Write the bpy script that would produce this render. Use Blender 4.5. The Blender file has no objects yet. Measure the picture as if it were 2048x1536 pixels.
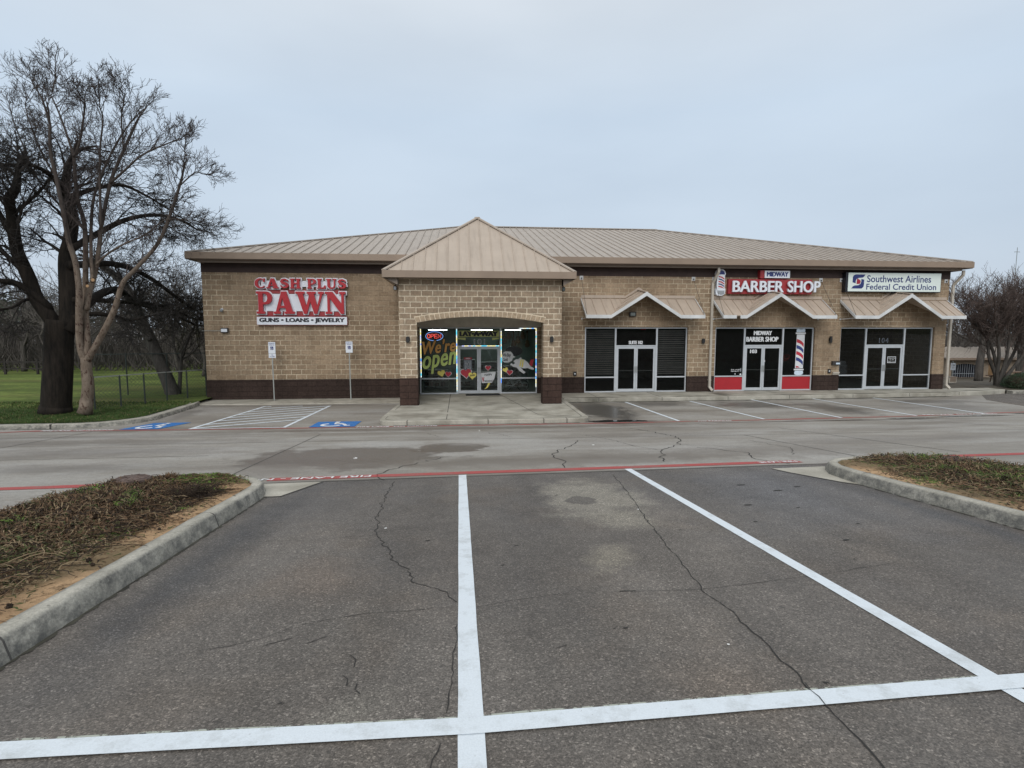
import bpy, math, random
import numpy as np
from mathutils import noise as mn
from mathutils import Vector
R=random.Random(7)
col=bpy.context.scene.collection
sc=bpy.context.scene
# ------------------------------------------------------------------ camera model (eye 2.95 m above the shop floor, floor z=0)
FPX=1110.; CZ=2.95
PITCH=math.atan(106/FPX); YAW=math.atan(109*math.cos(PITCH)/FPX)
_fw=np.array([math.sin(YAW)*math.cos(PITCH),math.cos(YAW)*math.cos(PITCH),-math.sin(PITCH)])
_rt=np.array([math.cos(YAW),-math.sin(YAW),0.]); _up=np.cross(_rt,_fw)
def P(px,py,Y):
    "world point at depth Y seen at a photo position (used to survey tree limbs)"
    d=_fw+_rt*(px-1024)/FPX-_up*(py-768)/FPX
    t=Y/d[1]; return (float(d[0]*t),Y,float(CZ+d[2]*t))
PROF=[(-20,1.35+1.48),(0,1.35),(9.2,0.67),(18.2,-0.18),(400,-0.18)]
def gz(y):
    for (a,b),(c,d) in zip(PROF,PROF[1:]):
        if y<=c: return b+(d-b)*(y-a)/(c-a)
    return -0.18
cd=bpy.data.cameras.new('camera'); cam=bpy.data.objects.new('camera',cd); col.objects.link(cam)
cam.location=(0,0,CZ); cam.rotation_euler=(math.pi/2-PITCH,0,-YAW)
cd.sensor_width=36; cd.lens=36*FPX/2048; cd.clip_start=.05; cd.clip_end=3000; sc.camera=cam
# ------------------------------------------------------------------ materials
M={}
class N:
    def __init__(s,name):
        s.m=bpy.data.materials.new(name); s.m.use_nodes=True; s.t=s.m.node_tree; s.t.nodes.clear(); M[name]=s.m
        s.out=s.n('ShaderNodeOutputMaterial'); s.tc=None
    def n(s,typ,**k):
        x=s.t.nodes.new(typ)
        for a,b in k.items():
            if a.startswith('i_'):
                key=a[2:]; key=int(key) if key.isdigit() else key.replace('_',' ')
                if isinstance(b,bpy.types.NodeSocket): s.t.links.new(b,x.inputs[key])
                else: x.inputs[key].default_value=b
            else: setattr(x,a,b)
        return x
    def obj(s,scale=(1,1,1),rot=(0,0,0)):
        if not s.tc: s.tc=s.n('ShaderNodeNewGeometry')
        mp=s.n('ShaderNodeMapping'); mp.inputs['Scale'].default_value=scale; mp.inputs['Rotation'].default_value=rot
        s.t.links.new(s.tc.outputs['Position'],mp.inputs['Vector']); return mp.outputs[0]
    def noise(s,scale,vec=None,detail=4,rough=.55,dist=0):
        x=s.n('ShaderNodeTexNoise',i_Scale=scale,i_Detail=detail,i_Roughness=rough,i_Distortion=dist)
        s.t.links.new(vec or s.obj(),x.inputs['Vector']); return x.outputs['Fac']
    def voro(s,scale,vec=None,feature='F1',out='Distance'):
        x=s.n('ShaderNodeTexVoronoi',i_Scale=scale); x.feature=feature
        s.t.links.new(vec or s.obj(),x.inputs['Vector']); return x.outputs[out]
    def ramp(s,fac,stops,const=False):
        x=s.n('ShaderNodeValToRGB'); s.t.links.new(fac,x.inputs[0]); e=x.color_ramp.elements
        if const: x.color_ramp.interpolation='CONSTANT'
        while len(e)<len(stops): e.new(.5)
        for el,(p,c) in zip(e,stops):
            el.position=p; el.color=(c,c,c,1) if isinstance(c,(int,float)) else tuple(c)+(1,)
        return x.outputs[0]
    def mix(s,f,a,b,mode='MIX'):
        x=s.n('ShaderNodeMix',data_type='RGBA',blend_type=mode)
        for k,v in ((0,f),(6,a),(7,b)):
            if isinstance(v,bpy.types.NodeSocket): s.t.links.new(v,x.inputs[k])
            elif k==0: x.inputs[0].default_value=v
            else: x.inputs[k].default_value=tuple(v)+(1,) if not isinstance(v,(int,float)) else (v,v,v,1)
        return x.outputs[2]
    def math(s,op,a,b=0.):
        x=s.n('ShaderNodeMath',operation=op)
        for k,v in ((0,a),(1,b)):
            if isinstance(v,bpy.types.NodeSocket): s.t.links.new(v,x.inputs[k])
            else: x.inputs[k].default_value=v
        return x.outputs[0]
    def blob(s,c,r,fz=.35,ns=1.2,rot=0):
        "soft-edged irregular stain mask at ground position c with radii r"
        if not s.tc: s.obj()
        mp=s.n('ShaderNodeMapping',vector_type='TEXTURE'); mp.inputs['Location'].default_value=(c[0],c[1],0)
        mp.inputs['Scale'].default_value=(r[0],r[1],1); mp.inputs['Rotation'].default_value=(0,0,rot)
        s.t.links.new(s.tc.outputs['Position'],mp.inputs['Vector'])
        ml=s.n('ShaderNodeVectorMath',operation='MULTIPLY'); s.t.links.new(mp.outputs[0],ml.inputs[0]); ml.inputs[1].default_value=(1,1,0)
        ln=s.n('ShaderNodeVectorMath',operation='LENGTH'); s.t.links.new(ml.outputs[0],ln.inputs[0])
        d=s.math('ADD',ln.outputs['Value'],s.math('MULTIPLY',s.math('SUBTRACT',s.noise(ns*1.6,detail=6,rough=.62),.5),1.5))
        return s.ramp(d,[(1-fz if fz<1 else 0,1.),(1.0,0.)])
    def bump(s,h,st=.3,d=.01):
        x=s.n('ShaderNodeBump',i_Strength=st,i_Distance=d); s.t.links.new(h,x.inputs['Height']); return x.outputs[0]
    def pr(s,colr,rough=.8,normal=None,metal=0,spec=.5,emis=None,es=0):
        b=s.n('ShaderNodeBsdfPrincipled')
        for k,v in (('Base Color',colr),('Roughness',rough),('Metallic',metal),('Specular IOR Level',spec)):
            if isinstance(v,bpy.types.NodeSocket): s.t.links.new(v,b.inputs[k])
            elif k=='Base Color': b.inputs[k].default_value=tuple(v)+(1,)
            else: b.inputs[k].default_value=v
        if normal: s.t.links.new(normal,b.inputs['Normal'])
        if es:
            b.inputs['Emission Strength'].default_value=es
            if isinstance(emis,bpy.types.NodeSocket): s.t.links.new(emis,b.inputs['Emission Color'])
            else: b.inputs['Emission Color'].default_value=tuple(emis)+(1,)
        s.t.links.new(b.outputs[0],s.out.inputs[0]); return s
def plain(name,c,rough=.6,metal=0,var=.12,sc_=3.,bump=0,spec=.5):
    s=N(name); f=s.noise(sc_,detail=6)
    a=tuple(x*(1-var) for x in c); b=tuple(min(1,x*(1+var)) for x in c)
    cc=s.mix(s.ramp(f,[(.3,0.),(.7,1.)]),a,b)
    s.pr(cc,rough,s.bump(s.noise(sc_*12),.4,bump) if bump else None,metal,spec)
# paved surfaces
s=N('asphalt'); big=s.noise(.55,detail=5); fine=s.voro(105,out='Color'); 
sep=s.n('ShaderNodeSeparateColor'); s.t.links.new(fine,sep.inputs[0])
base=s.mix(s.ramp(big,[(.3,0.),(.7,1.)]),(.116,.102,.090),(.174,.156,.138))
base=s.mix(s.ramp(s.noise(.9,s.obj((1,1,1),(0,0,1)),4),[(.52,0.),(.75,.55)]),base,(.185,.150,.118))
base=s.mix(s.ramp(s.noise(.5,s.obj((1,.6,1),(.3,0,2)),3),[(.5,0.),(.8,.6)]),base,(.118,.116,.118))
base=s.mix(s.math('MULTIPLY',s.blob((4.3,6.8),(2.2,2.6),.8,.5),.55),base,(.150,.153,.165))
lp=s.blob((1.68,6.75),(.78,1.35),.45,1.6); base=s.mix(s.math('MULTIPLY',lp,.85),base,(.30,.275,.23))
lp=s.blob((1.75,5.7),(.45,.5),.6,2.); base=s.mix(s.math('MULTIPLY',lp,.7),base,(.28,.255,.21))
lp=s.blob((1.28,4.5),(.26,.42),.7,2.,-.4); base=s.mix(s.math('MULTIPLY',lp,.75),base,(.28,.25,.20))
lp=s.blob((1.5,6.6),(.2,.24),.12,3.); base=s.mix(s.math('MULTIPLY',lp,.85),base,(.125,.112,.10))
lp=s.blob((1.95,6.1),(.3,.2),.6,3.); base=s.mix(s.math('MULTIPLY',lp,.6),base,(.15,.135,.12))
lp=s.blob((1.35,2.6),(.5,.5),.9,2.,.5); base=s.mix(s.math('MULTIPLY',lp,.3),base,(.19,.14,.10))
lp=s.blob((-1.1,4.3),(.5,.7),.9,1.5,.5); base=s.mix(s.math('MULTIPLY',lp,.35),base,(.21,.155,.115))
lp=s.blob((-.5,2.5),(.25,.2),.9,1.5,.5); base=s.mix(s.math('MULTIPLY',lp,.4),base,(.28,.26,.22))
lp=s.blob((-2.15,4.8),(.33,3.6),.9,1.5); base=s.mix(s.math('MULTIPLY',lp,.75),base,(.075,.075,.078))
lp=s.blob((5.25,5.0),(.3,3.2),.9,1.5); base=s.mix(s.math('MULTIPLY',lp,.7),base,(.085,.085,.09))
base=s.mix(1.,base,s.ramp(s.noise(1.,s.obj((1.5,.14,1)),3),[(.35,.88),(.65,1.1)]),'MULTIPLY'); base=s.mix(1.,base,s.ramp(s.noise(3.5,detail=8,rough=.7),[(.3,.84),(.7,1.13)]),'MULTIPLY')
gr_=s.ramp(sep.outputs[0],[(0,.58),(.55,.92),(.86,1.12),(.96,1.55),(1,2.0)])
gr2=s.ramp(s.noise(150,detail=2),[(.3,.65),(.7,1.35)])
base=s.mix(1.,base,gr_,'MULTIPLY'); base=s.mix(1.,base,gr2,'MULTIPLY')
dk=s.ramp(s.noise(14,detail=1),[(.74,0.),(.77,1.)]); base=s.mix(s.math('MULTIPLY',dk,.5),base,(.05,.048,.045))
wet=s.ramp(s.noise(.7,detail=3),[(.35,.66),(.7,.9)])
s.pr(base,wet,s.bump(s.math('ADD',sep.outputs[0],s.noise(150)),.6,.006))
s=N('concrete_drive')
st=s.noise(1.,s.obj((.22,.9,1)),6,.6); 
base=s.mix(s.ramp(st,[(.3,0.),(.68,1.)]),(.195,.172,.145),(.345,.325,.29))
base=s.mix(s.ramp(s.noise(.45,s.obj((.6,1.2,1),(0,0,.2)),7,.65),[(.45,0.),(.6,.7)]),base,(.375,.362,.34))
base=s.mix(s.ramp(s.noise(.6,s.obj((.5,1.6,1),(0,0,.1)),6),[(.5,0.),(.75,.7)]),base,(.185,.163,.138))
for c,r,k,cl,fz in (((-2.2,11.0),(2.1,1.9),.9,(.135,.117,.10),.25),((1.5,9.7),(5.,.9),.7,(.165,.142,.118),.6),((6.5,10.4),(3.5,1.1),.5,(.17,.148,.125),.6),((-9.,14.8),(5.,.7),.5,(.165,.145,.125),.6),((-.15,12.1),(.85,1.0),.9,(.13,.108,.09),.1),((-3.1,9.3),(1.,.9),.6,(.2,.175,.15),.5),
    ((5.7,21.4),(1.4,2.9),.9,(.085,.076,.066),.45),((8.6,23.),(1.6,.9),.7,(.1,.088,.076),.6),((12.4,22.3),(2.2,1.3),.75,(.10,.088,.076),.5),((15.2,21.),(1.2,2.3),.75,(.10,.088,.078),.6),((21.,22.6),(2.5,1.),.6,(.11,.10,.09),.6),((-6.3,23.9),(3.,.5),.5,(.12,.105,.09),.7),((-10.2,21.5),(.5,2.4),.5,(.12,.105,.09),.7),((4.3,14.4),(2.3,.7),.45,(.15,.13,.11),.7),((9.5,12.),(3.4,1.),.4,(.17,.15,.13),.7),((-7.5,12.6),(3.,1.),.4,(.165,.15,.135),.7),((-6.8,10.),(2.,.7),.5,(.15,.135,.12),.7),((5.6,18.6),(1.4,.5),.9,(.06,.055,.05),.3),
    ((12.5,17.9),(7.5,.22),.9,(.09,.07,.055),.6),((0,17.3),(10,.75),.75,(.145,.122,.102),.6),((3.,15.6),(4.,.6),.5,(.17,.148,.125),.7),((20,20.5),(3,2),.4,(.17,.17,.17),.7),((-9,16.4),(6,.6),.4,(.17,.155,.14),.8),((.9,13.5),(1.8,1.2),.5,(.42,.41,.39),.6),((-1.8,13.1),(1.5,.9),.6,(.42,.41,.39),.6)):
    base=s.mix(s.math('MULTIPLY',s.blob(c,r,fz,1.1),k),base,cl)
base=s.mix(1.,base,s.ramp(s.noise(14,detail=8,rough=.75),[(.3,.82),(.7,1.15)]),'MULTIPLY'); base=s.mix(1.,base,s.ramp(s.noise(60,detail=4),[(.3,.8),(.7,1.18)]),'MULTIPLY')
dk=s.ramp(s.noise(7,detail=2),[(.72,0.),(.76,1.)]); base=s.mix(s.math('MULTIPLY',dk,.4),base,(.08,.075,.07))
s.pr(base,s.ramp(base,[(.09,.28),(.2,.7),(.35,.88)]),s.bump(s.noise(50),.3,.004))
s=N('concrete_walk')
base=s.mix(s.ramp(s.noise(1.3,detail=6,dist=.4),[(.33,0.),(.66,1.)]),(.30,.28,.23),(.49,.465,.40))
base=s.mix(s.ramp(s.noise(.8,s.obj((1,1.8,1),(0,0,1)),6),[(.55,0.),(.72,.65)]),base,(.17,.155,.13))
base=s.mix(s.math('MULTIPLY',s.blob((-1.5,19.6),(1.,.8),.5),.5),base,(.17,.15,.12))
for c,r,k in (((6.,24.1),(1.5,.35),.85),((10.6,24.2),(1.6,.25),.8),((12.3,24.9),(.5,1.),.8),((15.5,24.3),(2.,.25),.8),((19.6,24.45),(1.8,.25),.8),((23.,24.6),(1.6,.25),.8),((25.5,25.2),(1.,.3),.7),((2.9,20.6),(.9,.5),.4),((.9,19.2),(1.5,.3),.45)):
    base=s.mix(s.math('MULTIPLY',s.blob(c,r,.7,1.3),k),base,(.085,.08,.06))
base=s.mix(1.,base,s.ramp(s.noise(45,detail=4),[(.3,.85),(.7,1.12)]),'MULTIPLY')
s.pr(base,.85,s.bump(s.noise(40),.4,.005))
s=N('kerb_concrete')
base=s.mix(s.ramp(s.noise(2.2,detail=7,rough=.65),[(.35,0.),(.62,1.)]),(.31,.295,.25),(.50,.475,.41))
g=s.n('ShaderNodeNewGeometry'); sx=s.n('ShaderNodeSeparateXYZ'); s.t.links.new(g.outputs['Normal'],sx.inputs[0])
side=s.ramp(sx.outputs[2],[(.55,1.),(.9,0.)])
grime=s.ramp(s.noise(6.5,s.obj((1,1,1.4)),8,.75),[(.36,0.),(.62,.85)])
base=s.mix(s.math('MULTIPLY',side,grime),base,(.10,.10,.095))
base=s.mix(s.ramp(s.noise(9,detail=6,rough=.75),[(.60,0.),(.72,.65)]),base,(.11,.105,.09))
base=s.mix(1.,base,s.ramp(s.noise(45,detail=7,rough=.8),[(.3,.62),(.7,1.28)]),'MULTIPLY')
s.pr(base,.9,s.bump(s.noise(60,detail=5),.6,.008))
s=N('line_paint')
base=s.mix(s.ramp(s.noise(5,detail=8,rough=.75),[(.5,0.),(.66,.65)]),(.73,.79,.84),(.50,.53,.54))
base=s.mix(s.ramp(s.noise(30,detail=5,rough=.75),[(.66,0.),(.72,.8)]),base,(.24,.23,.22))
base=s.mix(1.,base,s.ramp(s.noise(120),[(.3,.93),(.7,1.04)]),'MULTIPLY')
s.pr(base,.6,s.bump(s.noise(110),.5,.003))
s=N('old_paint')
b=s.n('ShaderNodeBsdfPrincipled',i_Roughness=.8); b.inputs['Base Color'].default_value=(.42,.44,.38,1)
tr=s.n('ShaderNodeBsdfTransparent'); mx=s.n('ShaderNodeMixShader'); s.t.links.new(s.ramp(s.noise(16,detail=6,rough=.7),[(.50,0.),(.56,1.)]),mx.inputs[0])
s.t.links.new(b.outputs[0],mx.inputs[1]); s.t.links.new(tr.outputs[0],mx.inputs[2]); s.t.links.new(mx.outputs[0],s.out.inputs[0])
def worn(name,c,lo,hi,dirt):
    s=N(name); base=s.mix(s.ramp(s.noise(2.5,detail=7,rough=.7),[(lo,0.),(hi,1.)]),c,dirt)
    base=s.mix(1.,base,s.ramp(s.noise(40,detail=5,rough=.7),[(.3,.8),(.7,1.15)]),'MULTIPLY'); s.pr(base,.8,s.bump(s.noise(80),.4,.003))
worn('red_paint',(.40,.075,.07),.48,.75,(.27,.14,.12))
worn('worn_red_paint',(.34,.09,.08),.42,.68,(.25,.18,.15))
worn('blue_paint',(.03,.17,.48),.55,.85,(.10,.2,.38))
worn('worn_white',(.75,.77,.78),.55,.85,(.5,.48,.45))
plain('crack_fill',(.03,.028,.026),.9)
plain('joint',(.09,.085,.078),.9)
s=N('puddle_water'); s.pr((.018,.016,.014),.06,s.bump(s.noise(8),.1,.002),0,.6)
# masonry
def block(name,c1,c2,mort,w=.44,h=.222,ms=.017,fade=None,z0=.76):
    s=N(name); g=s.n('ShaderNodeNewGeometry'); sp=s.n('ShaderNodeSeparateXYZ'); s.t.links.new(g.outputs['Position'],sp.inputs[0])
    x=s.math('ADD',sp.outputs[0],sp.outputs[1]); z=s.math('SUBTRACT',sp.outputs[2],z0)
    wob=s.noise(3.,detail=2); z=s.math('ADD',z,s.math('MULTIPLY',s.math('SUBTRACT',wob,.5),.02))
    cb=s.n('ShaderNodeCombineXYZ'); s.t.links.new(x,cb.inputs[0]); s.t.links.new(z,cb.inputs[1])
    bt=s.n('ShaderNodeTexBrick',i_Scale=1.,i_Mortar_Size=ms,i_Mortar_Smooth=.25,i_Bias=0.,i_Brick_Width=w,i_Row_Height=h)
    bt.offset=.5; s.t.links.new(cb.outputs[0],bt.inputs['Vector'])
    bt.inputs['Color1'].default_value=c1+(1,); bt.inputs['Color2'].default_value=c2+(1,); bt.inputs['Mortar'].default_value=mort+(1,)
    cc=bt.outputs['Color']
    if fade:
        fm=s.blob2(fade) if False else s.ramp(s.noise(.45,s.obj((.6,1,1)),4),[(.42,0.),(.6,.85)])
        cc=s.mix(s.math('MULTIPLY',fm,bt.outputs['Fac']),cc,tuple((a+b)/2*.98 for a,b in zip(c1,c2)))
    cc=s.mix(1.,cc,s.ramp(s.noise(11,detail=7,rough=.72),[(.28,.68),(.72,1.3)]),'MULTIPLY')
    cc=s.mix(1.,cc,s.ramp(s.noise(.7,detail=5),[(.3,.86),(.7,1.1)]),'MULTIPLY')
    cc=s.mix(1.,cc,s.ramp(s.noise(2.2,s.obj((1.6,1.6,.16)),6,.65),[(.35,.84),(.62,1.06)]),'MULTIPLY')
    h_=s.math('ADD',s.math('MULTIPLY',bt.outputs['Fac'],-.6),s.noise(14,detail=6,rough=.7))
    s.pr(cc,.95,s.bump(h_,.9,.03),0,.2)
block('tan_block',(.375,.280,.192),(.285,.208,.138),(.62,.52,.38),ms=.019,fade=1)
block('tan_block_porch',(.395,.305,.217),(.30,.225,.157),(.68,.58,.44),ms=.021)
plain('arch_tan',(.40,.305,.21),.95,var=.3,sc_=7,bump=.01)
block('brown_block',(.056,.038,.032),(.047,.032,.027),(.040,.027,.023),ms=.008,z0=0)
block('brown_rockface',(.068,.042,.034),(.054,.034,.028),(.040,.026,.021),w=.7,h=.26,ms=.012,z0=0)
plain('mortar_tan',(.72,.62,.47),.95)
plain('frieze_brown',(.050,.032,.028),.85,var=.2,bump=.004)
def metalroof(name,c,streak):
    s=N(name)
    base=s.mix(s.ramp(s.noise(1.2,detail=5),[(.3,0.),(.7,1.)]),tuple(x*.93 for x in c),tuple(x*1.05 for x in c))
    base=s.mix(s.ramp(s.noise(2.,s.obj((3.,.35,.35)),6,.65),[(.5,0.),(.8,streak)]),base,(.23,.185,.15))
    base=s.mix(s.ramp(s.noise(5,detail=5,rough=.7),[(.66,0.),(.75,.35)]),base,(.2,.17,.14))
    s.pr(base,.55,s.bump(s.noise(2.5),.25,.01),0,.4)
metalroof('roof_metal',(.40,.352,.305),.6)
metalroof('porch_metal',(.45,.378,.312),.4)
metalroof('awning_metal',(.46,.378,.305),.6)
plain('fascia_tan',(.275,.205,.152),.5,var=.1,sc_=1.2)
plain('gutter_tan',(.235,.185,.145),.5)
plain('soffit_brown',(.16,.12,.095),.8)
plain('downspout_cream',(.46,.42,.36),.5)
plain('awning_white',(.62,.63,.63),.5,var=.14,sc_=2)
plain('awning_underside',(.30,.28,.26),.7)
plain('stucco_grey',(.62,.59,.54),.9,bump=.004)
plain('aluminium',(.56,.59,.62),.38,.25,var=.06)
plain('bronze_frame',(.33,.30,.26),.5)
plain('black_metal',(.014,.014,.014),.5)
plain('dark_bronze',(.04,.034,.03),.6)
plain('galvanised',(.33,.345,.33),.5,.4)
plain('dark_pipe',(.045,.055,.05),.6,.3)
plain('sign_white',(.74,.78,.84),.4,var=.03)
plain('sign_cream',(.74,.82,.78),.4,var=.02)
plain('sign_red',(.42,.012,.022),.35,var=.08)
plain('raceway_red',(.33,.03,.035),.4,var=.2)
plain('sign_black',(.008,.009,.016),.4)
plain('sign_navy',(.022,.035,.16),.4)
plain('sign_heart',(.35,.02,.04),.4)
plain('panel_red',(.40,.018,.026),.45,var=.06)
plain('vinyl_white',(.72,.74,.76),.5)
plain('vinyl_paleblue',(.60,.70,.80),.5)
plain('vinyl_red',(.48,.03,.05),.5)
plain('vinyl_navy',(.03,.05,.20),.5)
plain('vinyl_orange',(.95,.50,.15),.6)
plain('vinyl_lime',(.75,.90,.28),.6)
plain('vinyl_yellow',(.88,.76,.18),.6)
plain('vinyl_olive',(.66,.70,.28),.6)
plain('vinyl_grey',(.28,.30,.32),.6)
plain('sticker_grey',(.15,.17,.20),.6,var=.5,sc_=30)
plain('interior_green',(.21,.27,.25),.9)
plain('interior_dark',(.05,.05,.05),.9)
plain('floor_dark',(.16,.17,.16),.5)
plain('shelf_grey',(.28,.32,.31),.7)
plain('merchandise',(.08,.07,.065),.6,var=.9,sc_=9)
plain('blind_grey',(.48,.465,.44),.7)
plain('doormat_black',(.012,.012,.013),.95)
plain('wood_brown',(.13,.08,.05),.7)
plain('wood_tan',(.40,.25,.13),.8)
plain('litter_white',(.7,.7,.68),.7)
plain('house_wall',(.33,.26,.19),.9)
plain('house_grey',(.22,.23,.25),.9)
plain('white_roof',(.8,.82,.85),.6)
plain('grey_roof',(.30,.30,.30),.7)
s=N('green_glass_dark')
def glass(name,tint,refl=.9):
    s=N(name); tr=s.n('ShaderNodeBsdfTransparent'); tr.inputs[0].default_value=tint+(1,)
    gl=s.n('ShaderNodeBsdfGlossy',i_Roughness=.015); fr=s.n('ShaderNodeFresnel',i_IOR=1.45)
    nb=s.bump(s.noise(1.3,detail=2),.12,.01); s.t.links.new(nb,gl.inputs['Normal'])
    mx=s.n('ShaderNodeMixShader'); s.t.links.new(s.math('MULTIPLY',fr.outputs[0],refl),mx.inputs[0])
    s.t.links.new(tr.outputs[0],mx.inputs[1]); s.t.links.new(gl.outputs[0],mx.inputs[2]); s.t.links.new(mx.outputs[0],s.out.inputs[0])
glass('glass_clear',(.93,.95,.94),.6); glass('glass_dark',(.60,.61,.61),.42)
def emit(name,c,st):
    s=N(name); e=s.n('ShaderNodeEmission',i_Strength=st); e.inputs[0].default_value=c+(1,); s.t.links.new(e.outputs[0],s.out.inputs[0])
emit('tube_light',(.85,1.,.92),16.); emit('neon_red',(1.,.10,.08),1.6); emit('neon_blue',(.25,.45,1.),1.0); emit('neon_dim',(.45,.08,.06),.35)
s=N('led_strip'); nz=s.noise(3.2,detail=1)
rc=s.ramp(nz,[(0,(.1,.35,1)),(.40,(.1,.8,1)),(.47,(1,1,1)),(.53,(1,.85,.15)),(.58,(1,1,1)),(.64,(.08,.2,1)),(.72,(.1,.8,1))])
e=s.n('ShaderNodeEmission',i_Strength=1.6); s.t.links.new(rc,e.inputs[0]); s.t.links.new(e.outputs[0],s.out.inputs[0])
# vegetation
def bark(name,a,b,sc_=8.,str_=.25,patch=None,hi=None):
    s=N(name); f=s.noise(sc_,s.obj((1,1,str_)),7,.7); base=s.mix(s.ramp(f,[(.35,0.),(.62,1.)]),a,b)
    if patch: base=s.mix(s.ramp(s.noise(9,s.obj((1,1,.5)),4,.7),[(.56,0.),(.6,1.)]),base,patch)
    if hi:
        g=s.n('ShaderNodeNewGeometry'); sp=s.n('ShaderNodeSeparateXYZ'); s.t.links.new(g.outputs['Position'],sp.inputs[0]); base=s.mix(s.ramp(s.math('ADD',s.math('MULTIPLY',sp.outputs[2],.1),s.math('MULTIPLY',s.noise(1.5),.25)),[(.55,0.),(.82,1.)]),base,hi)
    s.pr(base,.95,s.bump(f,.9,.03),0,.2)
bark('bark_tan',(.12,.09,.068),(.225,.18,.14),9,.3,(.075,.045,.035),hi=(.075,.062,.055)); bark('bark_oak',(.009,.008,.007),(.030,.024,.019),7,.18)
bark('bark_grey',(.05,.045,.04),(.11,.1,.09),6,.2)
plain('twig_brown',(.050,.039,.035),.95,var=.3); plain('twig_dark',(.030,.026,.023),.95,var=.3)
plain('twig_red',(.10,.074,.064),.95,var=.35,sc_=1.5); plain('twig_far',(.085,.075,.066),.95,var=.4,sc_=.4)
plain('leaf_hedge',(.022,.05,.018),.6,var=.5,sc_=9); plain('leaf_evergreen',(.035,.05,.028),.8,var=.5,sc_=.8)
s=N('lawn_green')
base=s.mix(s.ramp(s.noise(.35,s.obj((.5,1.4,1)),6,.65),[(.35,0.),(.65,1.)]),(.062,.098,.026),(.205,.265,.070))
base=s.mix(s.ramp(s.noise(2.6,s.obj((1,2,1)),7,.75),[(.47,0.),(.62,.85)]),base,(.085,.095,.04))
g=s.n('ShaderNodeNewGeometry'); sp=s.n('ShaderNodeSeparateXYZ'); s.t.links.new(g.outputs['Position'],sp.inputs[0]); base=s.mix(s.ramp(s.math('ADD',s.math('MULTIPLY',s.math('SUBTRACT',sp.outputs[1],19.),.1),s.math('MULTIPLY',s.noise(.8),.12)),[(.42,.88),(.52,0.)]),base,(.045,.075,.022))
base=s.mix(s.ramp(s.noise(.25,s.obj((.4,1.3,1)),5),[(.5,0.),(.68,.6)]),base,(.16,.15,.06))
s.pr(base,.95,s.bump(s.noise(25,detail=6),1.,.06),0,.1)
plain('grass_blade',(.055,.095,.026),.8,var=.5,sc_=1.2,spec=.2); plain('grass_dry',(.17,.14,.07),.9,var=.4,spec=.2)
s=N('sandy_soil')
base=s.mix(s.ramp(s.noise(1.6,detail=6,rough=.65),[(.35,0.),(.62,1.)]),(.34,.215,.12),(.52,.345,.20))
base=s.mix(s.ramp(s.noise(9,detail=6,rough=.75),[(.52,0.),(.64,.8)]),base,(.15,.10,.055))
base=s.mix(s.ramp(s.noise(1.,s.obj((1,1,1),(0,0,1)),4),[(.48,0.),(.6,.7)]),base,(.11,.09,.05))
s.pr(base,.95,s.bump(s.noise(35,detail=6,rough=.7),.9,.02),0,.2)
plain('vine_brown',(.135,.085,.05),.9,var=.45,sc_=5,spec=.2); plain('vine_dark',(.042,.030,.022),.9,var=.4,sc_=5,spec=.2)
plain('vine_green',(.070,.085,.030),.8,var=.5,sc_=4,spec=.2); plain('weed_green',(.12,.2,.035),.7,var=.3,spec=.2); plain('vine_straw',(.24,.18,.11),.9,var=.3,spec=.2)
plain('rust_iron',(.14,.10,.085),.8,.2,var=.35,sc_=12,bump=.006)
plain('bed_mulch',(.085,.07,.05),.95,var=.5,sc_=2,bump=.03)
plain('wet_grime',(.055,.052,.038),.7,var=.6,sc_=2)
plain('far_ground',(.07,.08,.04),.95,var=.4,sc_=.3)
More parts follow.
